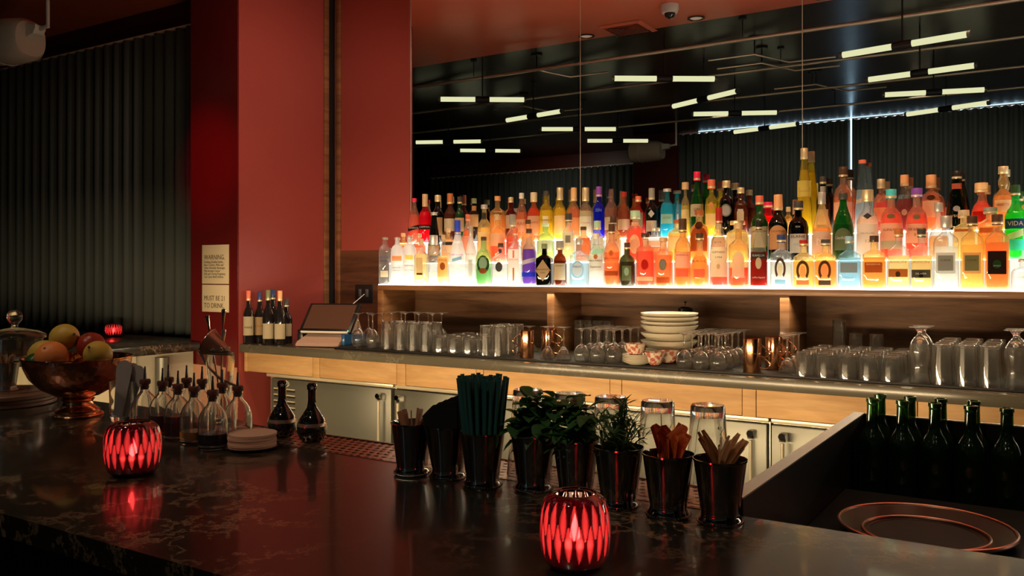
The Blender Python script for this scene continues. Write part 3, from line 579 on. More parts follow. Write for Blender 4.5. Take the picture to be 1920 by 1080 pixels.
# (row, u, v_top, width px, shape, square, glass, liquid, fill, cap, labels, description)
Rc = lambda z, w, h, c: ('rect', z, w, h, c)
TX = lambda s, z, w, h, c: ('text', z, w, h, s, c)
B = [
 (1, 722, 445, 24, 'short', 0, 'clear', None, 0, ('grey', .05, 1), [TX('ABSOLUT', .58, .75, .03, 'navy'), TX('VODKA', .51, .55, .025, 'navy'), Rc(.22, .6, .07, 'cream')], 'clear vodka bottle with blue lettering, leftmost on the lit shelf'),
 (1, 745, 445, 24, 'short', 0, 'f:frost', None, 0, ('silver', .05, 1), [Rc(.56, .75, .055, 'orange'), TX('ABSOLUT', .57, .7, .022, 'red'), TX('imported vodka', .36, .6, .018, 'dkgrey'), TX('mandarin', .3, .5, .016, 'dkgrey')], 'frosted vodka bottle with an orange patch on its front'),
 (1, 768, 443, 25, 'short', 0, 'f:frost', None, 0, ('silver', .05, 1), [Rc(.57, .6, .05, 'yellow'), TX('citron', .4, .6, .02, 'dkgrey'), TX('country of sweden', .3, .7, .014, 'dkgrey')], 'frosted vodka bottle with yellow lettering'),
 (1, 790, 448, 24, 'sq', 1, 'clear', 'pgold', .7, ('tan', .12, 1.2), [Rc(.42, .5, .19, 'tan'), Rc(.43, .42, .16, 'cream'), Rc(.24, .5, .02, 'dark')], 'pale straw bottle with narrow upright framed label'),
 (1, 813, 441, 20, 'wide', 0, 'clear', None, 0, ('silver', .2, 2.2), [Rc(.15, .8, .12, 'white'), TX('CRYSTAL', .55, .7, .03, 'rust')], 'straight clear cylinder bottle with wide silver top'),
 (1, 831, 440, 22, 'std', 0, 'clear', 'pgold', .6, ('tan', .1, 1), [Rc(.36, .85, .2, 'amber'), TX('TITOS', .5, .7, .03, 'dred'), ('oval', .38, .45, .08, 'brown')], 'clear vodka bottle with amber paper label and brown disc'),
 (1, 858, 413, 30, 'slope', 0, 'f:frost', None, 0, ('blue', .22, 1.15), [('slant', .43, .6, .05, 'sky'), TX('GREY GOOSE', .5, .75, .018, 'purple')], 'tall frosted white vodka bottle with blue capsule'),
 (1, 883, 424, 23, 'slope', 0, 'f:clear', None, 0, ('silver', .16, 1.1), [TX('KETEL', .55, .7, .022, 'grey'), Rc(.3, .35, .16, 'silver')], 'slim frosted clear vodka bottle with silver capsule'),
 (1, 907, 444, 30, 'round', 0, 'pgreen', 'mint', .35, ('dark', .08, 1), [('oval', .44, .78, .19, 'dgreen'), ('oval', .46, .52, .13, 'mint'), ('oval', .30, .5, .06, 'brown'), TX('PLYMOUTH', .58, .55, .018, 'cream')], 'pale green gin bottle with dark green oval label'),
 (1, 939, 456, 31, 'sq', 1, 'clear', 'clear', .42, ('dark', .1, 1.1), [('oval', .45, .45, .12, 'dkgrey'), Rc(.84, .2, .05, 'dkgrey')], 'square clear bottle with a dark grey oval medallion'),
 (1, 966, 428, 27, 'sq', 1, 'clear', None, 0, ('red', .13, 1.1), [Rc(.38, .8, .28, 'white'), TX('BEEFEATER', .47, .7, .022, 'red'), Rc(.2, .12, .12, 'rust'), Rc(.57, .12, .07, 'red')], 'square gin bottle with white label and red cap'),
 (1, 992, 429, 28, 'round', 0, 'clear', 'purple', .66, ('dark', .08, 1.1), [('slant', .44, .9, .07, 'white'), Rc(.2, .9, .04, 'blue')], 'purple gin bottle with slanted white band'),
 (1, 1021, 457, 30, 'sq', 1, 'black', None, 0, ('olive', .12, 1.2), [('dia', .38, .98, .27, 'tan'), TX("HENDRICK'S", .40, .9, .022, 'dark'), TX('GIN', .32, .3, .022, 'dark')], 'squat black gin bottle with tan diamond label'),
 (1, 1050, 452, 25, 'round', 0, 'brown', 'brown', .6, ('grey', .2, 1.6), [Rc(.34, .85, .2, 'cream'), TX('MONKEY', .48, .6, .02, 'dark')], 'small brown bottle with cream stamp label and grey stopper'),
 (1, 1086, 447, 33, 'sq', 1, 'pblue', None, 0, ('silver', .13, 1.3), [('oval', .36, .72, .19, 'sky'), ('oval', .36, .62, .16, 'white'), TX('MALFY', .42, .5, .03, 'navy')], 'square pale blue gin bottle with round blue emblem'),
 (1, 1118, 438, 30, 'std', 0, 'clear', 'clear', .52, ('white', .1, 1), [Rc(.46, .85, .16, 'white'), ('oval', .58, .25, .05, 'rust'), TX('BACARDÍ', .50, .8, .024, 'dark'), TX('Superior', .38, .7, .028, 'black')], 'clear rum bottle with white label lettered BACARDÍ in black'),
 (1, 1147, 420, 30, 'std', 0, 'rose', 'orange', .58, ('dark', .16, 1.1), [('oval', .56, .25, .05, 'rust'), TX('BACARDÍ', .47, .85, .024, 'dark'), Rc(.22, .85, .04, 'brown'), TX('Cuatro', .30, .6, .02, 'rust')], 'orange rum bottle lettered BACARDÍ, beside the clear one'),
 (1, 1176, 455, 31, 'round', 0, 'olive', 'dred', .6, ('dark', .16, 1), [Rc(.32, .55, .18, 'olive'), ('oval', .36, .3, .1, 'mint')], 'dark round rum bottle with olive green label'),
 (1, 1210, 437, 35, 'wide', 0, 'rose', 'red', .68, ('dark', .08, 1.3), [('oval', .42, .38, .1, 'dred'), Rc(.15, .85, .04, 'gold'), Rc(.84, .2, .06, 'cream')], 'red bourbon bottle with dark red wax seal'),
 (1, 1244, 445, 35, 'wide', 0, 'rose', 'orange', .66, ('tan', .08, 1.2), [('oval', .46, .4, .12, 'olive'), ('oval', .46, .3, .09, 'grey'), Rc(.14, .7, .06, 'brown'), Rc(.85, .25, .07, 'cream')], 'orange whiskey bottle with a round green seal'),
 (1, 1280, 410, 33, 'round', 0, 'gold', 'orange', .55, ('dark', .2, 1.3), [Rc(.42, .85, .12, 'rose'), Rc(.22, .7, .06, 'red'), TX('RUSSELLS', .5, .7, .02, 'brown')], 'amber whiskey bottle with tall dark cork and pink label'),
 (1, 1312, 437, 36, 'bulb', 0, 'gold', 'amber', .6, ('dark', .14, 1.3), [TX('BASIL', .5, .8, .03, 'dark'), Rc(.27, .6, .08, 'red')], 'bulbous amber bottle with black script and red tab'),
 (1, 1348, 389, 33, 'slope', 0, 'clear', 'red', .14, ('dred', .2, 1.15), [Rc(.34, .9, .2, 'cream'), TX('GIFFARD', .47, .7, .02, 'dark'), TX('1794', .40, .35, .018, 'dark'), ('oval', .28, .2, .035, 'tan')], 'tall bottle with big cream label and dark red capsule'),
 (1, 1385, 418, 45, 'sq', 0, 'gold', 'red', .32, ('tan', .09, 1.3), [('arch', .38, .6, .2, 'cream'), ('oval', .44, .35, .06, 'rose'), TX('Old Forester', .17, .7, .025, 'white')], 'broad amber bottle with arched cream label'),
 (1, 1423, 413, 31, 'slope', 0, 'clear', 'dred', .55, ('black', .14, 1.2), [Rc(.3, .95, .26, 'dred'), Rc(.5, .85, .05, 'dkgrey'), ('oval', .38, .35, .09, 'cream'), TX('KAHLUA', .5, .7, .025, 'white'), TX('coffee liqueur', .16, .75, .02, 'white')], 'coffee liqueur bottle with dark red label'),
 (1, 1465, 440, 47, 'sq', 1, 'clear', 'clear', .5, ('navy', .15, 1.35), [('shoe', .38, .52, .22, 'dark'), ('oval', .36, .26, .13, 'cream'), Rc(.12, .5, .05, 'sky')], 'square clear tequila bottle with horseshoe emblem and blue tab'),
 (1, 1507, 450, 37, 'sq', 1, 'pgold', 'gold', .6, ('dred', .13, 1.35), [('shoe', .38, .62, .22, 'dark'), ('oval', .36, .3, .13, 'orange'), Rc(.12, .6, .05, 'red')], 'gold tequila bottle with horseshoe emblem and red tab'),
 (1, 1548, 449, 41, 'sq', 1, 'pgold', 'amber', .6, ('dkgrey', .13, 1.35), [('shoe', .38, .58, .22, 'dark'), ('oval', .36, .28, .13, 'orange'), Rc(.12, .55, .05, 'dkgrey')], 'amber tequila bottle with horseshoe emblem and dark tab'),
 (1, 1593, 443, 49, 'sq', 1, 'pblue', 'pblue', .62, ('sky', .14, 1.25), [Rc(.42, .75, .1, 'grey'), TX('RESERVA', .22, .6, .03, 'sky')], 'squared pale blue tequila bottle with blue cap'),
 (1, 1639, 442, 45, 'sq', 1, 'pgold', 'amber', .62, ('dark', .12, 1.25), [Rc(.42, .75, .1, 'brown'), TX('RESERVA', .48, .6, .025, 'gold'), TX('anejo', .2, .5, .03, 'mint')], 'squared amber tequila bottle with brown panel'),
 (1, 1685, 429, 43, 'sq', 1, 'clear', 'pgold', .58, ('rust', .14, 1.3), [TX('AVION', .47, .75, .03, 'brown'), Rc(.28, .85, .07, 'brown'), ('oval', .26, .22, .05, 'dark')], 'tequila bottle lettered AVION with rust brown band and cap'),
 (1, 1728, 429, 44, 'sq', 1, 'clear', 'gold', .58, ('dkgrey', .14, 1.3), [TX('AVION', .47, .75, .03, 'brown'), Rc(.27, .85, .07, 'dkgrey'), ('oval', .25, .22, .05, 'black'), TX('SILVER', .27, .5, .02, 'white')], 'tequila bottle lettered AVION with dark grey band and cap'),
 (1, 1774, 405, 46, 'wide', 1, 'clear', 'clear', .62, ('silver', .16, 1.3), [Rc(.38, .75, .15, 'silver'), Rc(.38, .6, .11, 'grey'), TX('CASA', .42, .4, .02, 'dark')], 'clear tequila bottle with silver grey label and glass stopper'),
 (1, 1823, 405, 47, 'wide', 1, 'pgold', 'gold', .64, ('dark', .14, 1.3), [Rc(.38, .75, .15, 'tan'), Rc(.38, .6, .11, 'olive'), TX('CASA', .42, .4, .02, 'dark')], 'golden tequila bottle with bronze green label'),
 (1, 1870, 402, 48, 'wide', 1, 'gold', 'orange', .66, ('dark', .14, 1.3), [Rc(.38, .75, .16, 'black'), ('oval', .36, .35, .06, 'dgreen'), TX('anejo', .34, .3, .02, 'mint')], 'deep amber tequila bottle with black label'),
 (1, 1920, 485, 46, 'round', 0, 'clear', None, 0, ('silver', .1, 1.3), [Rc(.35, .6, .2, 'white'), TX('PATRON', .42, .5, .04, 'grey')], 'squat clear bottle cut by the right edge of the picture'),
 # second row
 (2, 756, 437, 22, 'round', 0, 'gold', 'amber', .6, ('amber', .12, 1.1), [Rc(.4, .8, .15, 'cream')], 'amber bottle in the middle row behind the orange-patched vodka'),
 (2, 786, 438, 24, 'round', 0, 'rose', 'orange', .65, ('gold', .12, 1.1), [Rc(.4, .8, .15, 'rose')], 'orange bottle in the middle row behind the framed label bottle'),
 (2, 814, 398, 25, 'cone', 0, 'dkgrey', 'olive', .7, ('silver', .06, 1.1), [Rc(.25, .8, .1, 'amber')], 'dark cone shaped bottle with thin silver top, middle row'),
 (2, 840, 428, 24, 'round', 0, 'gold', 'amber', .6, ('tan', .12, 1.1), [Rc(.5, .85, .2, 'cream'), Rc(.58, .8, .05, 'dkgrey')], 'amber bottle with grey banded label left of the white vodka'),
 (2, 877, 402, 24, 'slope', 0, 'rose', 'orange', .7, ('red', .14, 1.1), [Rc(.4, .8, .18, 'rose')], 'orange-red aperitif bottle right of the white vodka, middle row'),
 (2, 908, 384, 27, 'round', 0, 'pgold', 'gold', .62, ('silver', .07, 1.3), [Rc(.36, .85, .18, 'pgold'), Rc(.82, .3, .06, 'dkgrey')], 'pale gold domed bottle with silver top behind the green gin'),
 (2, 933, 404, 30, 'wide', 0, 'gold', 'red', .55, ('tan', .1, 1.1), [Rc(.5, .85, .14, 'gold')], 'gold and red broad bottle behind the square medallion bottle'),
 (2, 961, 402, 24, 'std', 0, 'rose', 'red', .6, ('grey', .26, 1.4), [Rc(.4, .9, .2, 'red'), TX('RED', .45, .5, .03, 'white')], 'red labelled bottle with grey capsule left of the purple gin'),
 (2, 990, 412, 26, 'round', 0, 'gold', 'amber', .6, ('dark', .1, 1.1), [Rc(.4, .85, .18, 'cream')], 'amber bottle hidden behind the purple gin bottle'),
 (2, 1023, 418, 36, 'round', 0, 'pgreen', 'pgold', .5, ('pgreen', .1, 1.2), [Rc(.42, .8, .16, 'white')], 'broad pale green domed bottle behind the black gin'),
 (2, 1066, 400, 24, 'std', 0, 'clear', 'pgold', .6, ('dkgrey', .18, 1.5), [Rc(.5, .8, .16, 'white'), Rc(.5, .4, .08, 'grey')], 'bottle with wide dark grey capsule and small white label'),
 (2, 1094, 425, 30, 'round', 0, 'rose', 'orange', .7, ('dark', .1, 1.1), [Rc(.6, .85, .1, 'orange')], 'orange bottle behind the pale blue gin bottle'),
 (2, 1120, 414, 28, 'std', 0, 'clear', 'mint', .4, ('mint', .22, 1.3), [Rc(.5, .85, .16, 'white'), TX('Silver', .45, .6, .02, 'dark')], 'pale mint capsuled bottle behind the clear rum'),
 (2, 1150, 405, 28, 'std', 0, 'gold', 'gold', .6, ('dark', .2, 1.2), [Rc(.5, .85, .18, 'cream'), TX('RUM', .5, .5, .03, 'dark')], 'gold bottle with dark neck behind the orange rum'),
 (2, 1191, 395, 35, 'round', 0, 'rose', 'red', .66, ('mint', .17, 1.5), [('oval', .36, .6, .2, 'gold'), ('oval', .36, .45, .14, 'cream'), Rc(.78, .4, .04, 'cream')], 'round red bottle with yellow disc label and pale green capsule'),
 (2, 1228, 427, 46, 'wide', 0, 'clear', 'orange', .45, ('silver', .1, 1.3), [Rc(.55, .8, .08, 'cream')], 'broad flat topped clear bottle holding orange spirit, middle row'),
 (2, 1271, 412, 38, 'wide', 0, 'pgold', 'gold', .7, ('brown', .1, 1.1), [Rc(.45, .8, .16, 'pgold'), TX('REPOSADO', .6, .7, .025, 'tan')], 'pale gold broad bottle left of the pouch wrapped bottle'),
 (2, 1311, 394, 42, 'round', 0, 'gold', 'amber', .7, ('brown', .1, 1.3), [('arch', .45, .85, .25, 'brown'), ('oval', .48, .35, .08, 'tan'), ('oval', .72, .4, .08, 'dark')], 'amber bottle wrapped in a brown pouch with a round seal'),
 (2, 1347, 420, 26, 'std', 0, 'gold', 'amber', .6, ('tan', .12, 1.1), [Rc(.5, .85, .16, 'cream'), TX('RYE', .52, .5, .03, 'dark')], 'amber bottle behind the big cream label bottle'),
 (2, 1383, 414, 46, 'wide', 0, 'pgold', 'pgold', .74, ('gold', .1, 1.8), [Rc(.48, .85, .22, 'cream'), TX('BLANTON', .6, .6, .025, 'tan')], 'wide cream labelled bottle behind the arched label bottle'),
 (2, 1424, 367, 33, 'std', 0, 'green', 'green', .66, ('red', .14, 1.2), [Rc(.38, .95, .17, 'gold'), TX('JAMESON', .47, .85, .024, 'dark')], 'green whiskey bottle with red capsule, lettered JAMESON'),
 (2, 1459, 365, 37, 'std', 0, 'dgreen', 'dgreen', .66, ('orange', .24, 1.2), [('arch', .38, .92, .2, 'orange'), TX('TULLAMORE', .48, .7, .02, 'brown')], 'dark green whiskey bottle with orange capsule and label'),
 (2, 1497, 377, 40, 'round', 0, 'black', None, 0, ('dkgrey', .16, 1.3), [Rc(.30, .8, .17, 'white'), TX('SLANE', .42, .7, .03, 'dark'), TX('IRISH', .28, .4, .02, 'sky'), TX('xx', .6, .25, .03, 'silver')], 'matt black whiskey bottle with white label lettered SLANE'),
 (2, 1541, 360, 35, 'slope', 0, 'gold', 'amber', .5, ('silver', .18, 1.2), [Rc(.28, .85, .17, 'silver'), TX('M', .28, .5, .08, 'white')], 'amber bottle with silver cap and silver M label'),
 (2, 1581, 362, 39, 'slope', 0, 'green', 'green', .55, ('dkgrey', .1, 1.3), [('arch', .32, .75, .17, 'olive'), TX('Glenfiddich', .34, .72, .035, 'white')], 'green whisky bottle lettered Glenfiddich'),
 (2, 1627, 356, 39, 'std', 0, 'clear', 'rose', .66, ('gold', .17, 1.4), [Rc(.29, .95, .25, 'white'), TX('12', .28, .2, .03, 'grey'), ('dia', .66, .4, .05, 'dkgrey'), TX('MACALLAN', .4, .6, .018, 'grey')], 'whisky bottle with gold cap and large white label'),
 (2, 1671, 355, 40, 'round', 0, 'rose', 'red', .68, ('teal', .13, 1.3), [Rc(.40, .9, .14, 'cream'), TX('GLENLIVET', .44, .7, .025, 'dark'), ('oval', .64, .35, .035, 'olive'), Rc(.22, .9, .06, 'mint')], 'red whisky bottle with teal cap and cream label'),
 (2, 1719, 353, 44, 'round', 0, 'rose', 'red', .66, ('purple', .13, 1.4), [Rc(.38, .9, .14, 'cream'), TX('THE GLENLIVET', .44, .8, .025, 'dark'), TX('14', .36, .2, .03, 'dark'), ('oval', .62, .35, .035, 'olive')], 'red whisky bottle with purple cap and cream label'),
 (2, 1760, 380, 36, 'bulb', 0, 'clear', 'amber', .42, ('silver', .16, 1.4), [Rc(.3, .8, .14, 'cream')], 'clear round bellied bottle with pale stopper right of the purple cap'),
 (2, 1807, 394, 38, 'sq', 0, 'pgold', 'pgold', .6, ('cream', .16, 1.6), [Rc(.5, .85, .14, 'cream'), Rc(.62, .8, .03, 'rust')], 'cream bottle with wide cream cap below the dark cognac'),
 (2, 1857, 389, 50, 'wide', 0, 'gold', 'amber', .66, ('grey', .13, 1.5), [Rc(.58, .85, .05, 'rust'), TX('RESERVE', .5, .6, .03, 'cream')], 'broad amber bottle with grey glass stopper'),
 (2, 1904, 347, 45, 'std', 0, 'vgreen', 'vgreen', .66, ('dgreen', .15, 1.15), [Rc(.5, .92, .07, 'navy'), TX('VIDA', .5, .7, .045, 'cream'), ('slant', .34, .7, .09, 'cream'), Rc(.2, .8, .08, 'teal')], 'bright green mezcal bottle with blue band lettered VIDA'),
 # back row
 (3, 777, 372, 24, 'slope', 0, 'rose', 'red', .66, ('crimson', .08, 1.1), [('slant', .34, .95, .08, 'black'), TX('APEROL', .34, .8, .03, 'white')], 'orange-red aperitif bottle with slanted black label, back row'),
 (3, 797, 364, 24, 'std', 0, 'crimson', 'crimson', .7, ('tan', .26, 1.2), [Rc(.35, .9, .05, 'black'), TX('CAMPARI', .35, .8, .03, 'white')], 'crimson bitter bottle with tan capsule'),
 (3, 821, 366, 24, 'std', 0, 'dkgrey', 'dred', .6, ('gold', .14, 1.3), [Rc(.35, .8, .2, 'amber')], 'black bottle with gold capsule and amber label, back row'),
 (3, 844, 363, 24, 'std', 0, 'brown', 'dred', .62, ('rust', .22, 1.3), [Rc(.38, .9, .14, 'cream')], 'dark red bottle with rust coloured neck, back row'),
 (3, 862, 369, 20, 'std', 0, 'green', 'green', .8, ('dkgrey', .16, 1.2), [Rc(.4, .9, .16, 'amber')], 'slim green bottle behind the white vodka'),
 (3, 889, 372, 22, 'std', 0, 'dkgrey', 'dark', .6, ('olive', .12, 1.2), [Rc(.8, .4, .06, 'orange'), Rc(.5, .8, .15, 'amber')], 'dark bottle with an orange collar label'),
 (3, 933, 368, 30, 'sq', 0, 'gold', 'amber', .6, ('orange', .1, 1.2), [Rc(.45, .3, .16, 'cream')], 'amber square shouldered bottle with orange cap, back row'),
 (3, 958, 370, 22, 'std', 0, 'dred', 'dred', .7, ('gold', .12, 1.2), [Rc(.45, .9, .16, 'rose')], 'dark red wine shaped bottle with gold cap'),
 (3, 978, 362, 24, 'slope', 0, 'rose', 'orange', .62, ('white', .12, 1.2), [Rc(.32, .95, .14, 'cream'), TX('RAS', .36, .6, .05, 'rust')], 'orange tapered bottle with white cap and cream label'),
 (3, 1001, 361, 25, 'std', 0, 'orange', 'red', .72, ('cream', .2, 1.4), [Rc(.32, .95, .22, 'cream'), TX('Sayers', .4, .7, .04, 'rust')], 'red-orange bottle with cream cap and large cream label'),
 (3, 1024, 358, 26, 'round', 0, 'yellow', 'yellow', .62, ('dkgrey', .1, 1.1), [Rc(.4, .4, .1, 'white'), TX('chartreuse', .42, .8, .03, 'dark')], 'yellow liqueur bottle with round shoulders'),
 (3, 1050, 352, 23, 'std', 0, 'yellow', 'gold', .66, ('gold', .24, 1.4), [Rc(.3, .9, .2, 'gold')], 'gold bottle with patterned glass and gold neck'),
 (3, 1076, 352, 22, 'std', 0, 'rose', 'orange', .66, ('amber', .26, 1.4), [Rc(.3, .9, .16, 'amber')], 'orange patterned bottle with amber neck left of the first long seam'),
 (3, 1098, 352, 25, 'std', 0, 'clear', 'pgold', .6, ('gold', .26, 1.4), [Rc(.3, .9, .18, 'white'), TX('ST ELDER', .34, .7, .02, 'rust')], 'clear patterned bottle with gold neck right of the first seam'),
 (3, 1123, 350, 23, 'std', 0, 'blue', 'blue', .72, ('purple', .2, 1.3), [TX('ZEN', .58, .5, .04, 'sky')], 'cobalt blue bottle with violet capsule'),
 (3, 1146, 355, 26, 'wine', 0, 'rose', 'brown', .62, None, [Rc(.3, .9, .13, 'cream'), TX('1884', .32, .4, .03, 'brown')], 'orange-brown wine shaped bottle with open top'),
 (3, 1170, 360, 25, 'wine', 0, 'orange', 'dred', .62, ('dred', .1, 1.1), [Rc(.3, .9, .12, 'cream')], 'dark red wine shaped bottle right of the orange-brown one'),
 (3, 1197, 368, 22, 'std', 0, 'red', 'crimson', .66, ('red', .14, 1.4), [Rc(.45, .8, .18, 'mint')], 'bright red bottle with mint label'),
 (3, 1222, 353, 24, 'std', 0, 'dkgrey', 'olive', .6, ('grey', .24, 1.3), [('dia', .52, .5, .09, 'white'), Rc(.25, .8, .12, 'cream')], 'grey-green bottle with small white diamond label'),
 (3, 1251, 354, 29, 'round', 0, 'teal', 'teal', .72, ('silver', .06, 1.6), [Rc(.38, .8, .1, 'mint'), TX('GILTRAP', .4, .6, .03, 'olive')], 'turquoise gin bottle with silver stopper'),
 (3, 1271, 372, 22, 'slope', 0, 'clear', None, 0, ('dark', .06, 1.2), [Rc(.45, .25, .15, 'white')], 'clear tapered bottle right of the turquoise one'),
 (3, 1285, 342, 26, 'round', 0, 'pgold', 'yellow', .6, ('tan', .13, 2.2), [Rc(.4, .8, .12, 'pgold')], 'pale yellow bottle with broad tan cork'),
 (3, 1307, 322, 27, 'slope', 0, 'green', 'green', .62, ('crimson', .14, 1.5), [Rc(.42, .9, .1, 'cream'), TX('GIN', .43, .4, .03, 'dark')], 'tall green bottle with bright red cap'),
 (3, 1334, 337, 25, 'round', 0, 'yellow', 'pgold', .6, ('red', .16, 1.6), [('oval', .56, .35, .07, 'orange'), Rc(.3, .8, .12, 'gold')], 'yellow-green bottle with red cap'),
 (3, 1362, 339, 28, 'round', 0, 'black', None, 0, ('gold', .13, 1.5), [('oval', .48, .72, .12, 'grey'), ('oval', .48, .58, .095, 'silver')], 'black bottle with gold cap and round silver label'),
 (3, 1389, 352, 26, 'round', 0, 'brown', 'dred', .64, ('gold', .12, 1.4), [Rc(.45, .4, .12, 'white'), Rc(.42, .5, .1, 'cream')], 'dark brown bottle with gold cap left of the green whiskey'),
 (3, 1440, 379, 38, 'bulb', 0, 'crimson', 'crimson', .6, ('crimson', .18, 1.4), [Rc(.3, .6, .1, 'rose')], 'pink-red squat bottle behind the green whiskey'),
 (3, 1478, 388, 16, 'std', 0, 'gold', 'gold', .6, ('gold', .18, 1.4), [Rc(.4, .8, .12, 'cream')], 'little gold bottle behind the dark green whiskey'),
 (3, 1508, 278, 29, 'cone', 0, 'yellow', 'yellow', .78, ('gold', .13, 1.15), [Rc(.55, .85, .10, 'yellow'), TX('GALLIANO', .52, .7, .018, 'tan')], 'very tall yellow liqueur bottle, tallest on the shelf'),
 (3, 1543, 331, 24, 'std', 0, 'dgreen', 'dred', .6, ('dkgrey', .14, 1.3), [Rc(.82, .4, .05, 'white'), Rc(.3, .8, .14, 'cream')], 'dark green and red bottle behind the silver M bottle'),
 (3, 1581, 313, 36, 'round', 0, 'rose', 'orange', .58, ('dark', .16, 1.25), [Rc(.35, .9, .14, 'rose')], 'coral pink bottle with dark cap behind the Glenfiddich bottle'),
 (3, 1617, 300, 31, 'cone', 0, 'pblue', 'clear', .6, ('red', .05, 1.1), [('slant', .45, .7, .05, 'rose')], 'tall clear tapered bottle with small red cap'),
 (3, 1652, 336, 28, 'round', 0, 'rose', 'crimson', .6, ('gold', .18, 1.4), [Rc(.35, .9, .14, 'amber')], 'red bottle with gold cap left of the teal cap'),
 (3, 1696, 328, 32, 'slope', 0, 'clear', 'dred', .62, ('orange', .2, 1.4), [('oval', .36, .3, .06, 'gold')], 'wine red bottle with orange capsule'),
 (3, 1746, 328, 36, 'round', 0, 'rose', 'orange', .6, ('orange', .24, 1.4), [Rc(.42, .8, .16, 'cream'), ('oval', .64, .4, .05, 'dark')], 'orange bottle with long orange capsule'),
 (3, 1794, 321, 44, 'cone', 0, 'dgreen', 'dgreen', .7, ('black', .14, 1.05), [Rc(.78, .42, .05, 'red'), ('oval', .38, .3, .05, 'silver'), TX('VSOP', .25, .5, .03, 'gold')], 'dark green sloping cognac bottle with red neck band'),
 (3, 1840, 343, 42, 'bulb', 0, 'rose', 'red', .66, ('amber', .2, 2.0), [Rc(.3, .8, .12, 'dred')], 'round red bottle with broad amber cap'),
 (3, 1881, 312, 40, 'double', 0, 'gold', 'amber', .56, ('gold', .12, 1.4), [Rc(.38, .8, .1, 'cream'), TX('AMARETTO', .4, .6, .03, 'brown')], 'amber bottle with a bulged neck and pale gold cap'),
 (3, 1925, 368, 30, 'round', 0, 'pgold', 'pgold', .66, ('cream', .12, 1.2), [Rc(.4, .8, .16, 'cream')], 'cream coloured bottle behind the bright green one'),
]
PL = []
for e in B:
    row, u, wp, shp = e[0], e[1], e[3], e[4]; x, D = on_Y(u, YR[row-1]); w = min(wp*D/F, .094 if shp != 'wide' else .11); PL.append([row, x, w])
for _ in range(6):
    for i in range(len(PL)):
        for j in range(len(PL)):
            if PL[i][0] == PL[j][0] and PL[i][1] < PL[j][1]:
                g = PL[j][1]-PL[i][1]-(PL[i][2]+PL[j][2])/2-.003
                if g < 0 and PL[j][1]-PL[i][1] < .12: PL[i][2] += g*.55; PL[j][2] += g*.55
for (row, u, vt, wp, shp, sq, gl, lq, fill, cap, labs, lb), pl in zip(B, PL):
    Y = YR[row-1]; x, D = on_Y(u, Y); zb_ = ZS+ZR[row-1]+.0008
    H = zat(vt, D)-zb_; Wd = pl[2]
    dep = min(1, .088/Wd)*(.78 if sq else 1)
    ang = math.atan2(x, Y)
    bottle('liquor_bottle', shp, max(H, .12), Wd, gl, lq, fill, cap, labs, (x, Y, zb_), -ang*(.45 if sq else .8), lb, bool(sq), dep,
           {1: 'bottles in the front row of the lit shelf', 2: 'bottles in the middle row of the lit shelf', 3: 'bottles in the back row by the mirror'}[row])
# ------------------------------------------------------------------ glassware on the back counter
ZG = ZK+.0105
def shell(outer, wall, base, seg=24):
    """closed glass shell from an upright outer profile (r, z)"""
    top = outer[-1][1]; inner = [(max(r-wall, .001), z) for r, z in outer if z > base*1.02 and z < top]
    r0 = interp(outer, base)-wall
    return outer, [(outer[-1][0]-wall*.2, top+.0005)]+[(outer[-1][0]-wall, top)]+inner[::-1]+[(max(r0*.96, .001), base), (0, base-.0006)]
def glass_mesh(name, outer, wall=.0022, base=.008, inv=True, seg=24, flute=0):
    o, i = shell(outer, wall, base); prof = [(0, outer[0][1])]+o+i
    H = outer[-1][1]+.0005
    if inv: prof = [(r, H-z) for r, z in prof]
    mb = MB().lathe(prof, seg)
    if flute:
        for v in mb.bm.verts:
            a = math.atan2(v.co.y, v.co.x); r = math.hypot(v.co.x, v.co.y)
            if r > .015: k = 1+flute*math.cos(a*seg/2.5); v.co.x *= k; v.co.y *= k
    return mb.mesh(name)
def stem_mesh(name, foot, stemr, stemh, bowl, wall=.0014, seg=24, inv=True):
    """foot radius, stem radius, stem height, bowl outer (r, z from bowl bottom)"""
    z0 = stemh; o = [(foot, 0), (foot, .0012), (foot*.5, .004), (stemr*1.6, .010), (stemr, .018), (stemr, z0-.008), (stemr*1.5, z0-.001)]+[(r, z0+z) for r, z in bowl]
    top = o[-1][1]; inn = [(max(r-wall, .0008), z0+z) for r, z in bowl if z > .004 and z0+z < top]
    prof = [(0, 0)]+o+[(bowl[-1][0]-wall, top+.0003)]+inn[::-1]+[(0, z0+.003)]
    if inv: prof = [(r, top+.0003-z) for r, z in prof]
    return MB().lathe(prof, seg).mesh(name)
M_high = glass_mesh('glass', [(.030, 0), (.032, .002), (.0345, .075), (.037, .150)], .002, .012, seg=40, flute=.010)
M_tumb = glass_mesh('glass', [(.028, 0), (.0305, .003), (.0345, .045), (.0365, .098)], .0022, .012, seg=40, flute=.010)
M_rock = glass_mesh('glass', [(.032, 0), (.035, .003), (.0385, .04), (.039, .088)], .0022, .014, flute=.012, seg=40)
M_shot = glass_mesh('glass', [(.024, 0), (.0255, .002), (.027, .16)], .002, .02)
M_wine = stem_mesh('glass', .034, .0035, .085, [(.010, .004), (.026, .02), (.036, .045), (.038, .065), (.032, .105)])
M_tulip = stem_mesh('glass', .034, .004, .075, [(.012, .003), (.028, .014), (.037, .035), (.037, .055), (.031, .078)])
M_coupe = stem_mesh('glass', .034, .0035, .085, [(.010, .003), (.028, .012), (.042, .032), (.044, .048)])
M_mart = stem_mesh('glass', .036, .0038, .09, [(.008, .004), (.022, .022), (.034, .05), (.037, .066)])
M_hurr = stem_mesh('glass', .038, .009, .035, [(.020, .004), (.034, .025), (.038, .06), (.031, .10), (.030, .12), (.038, .175)], .002)
first = {}
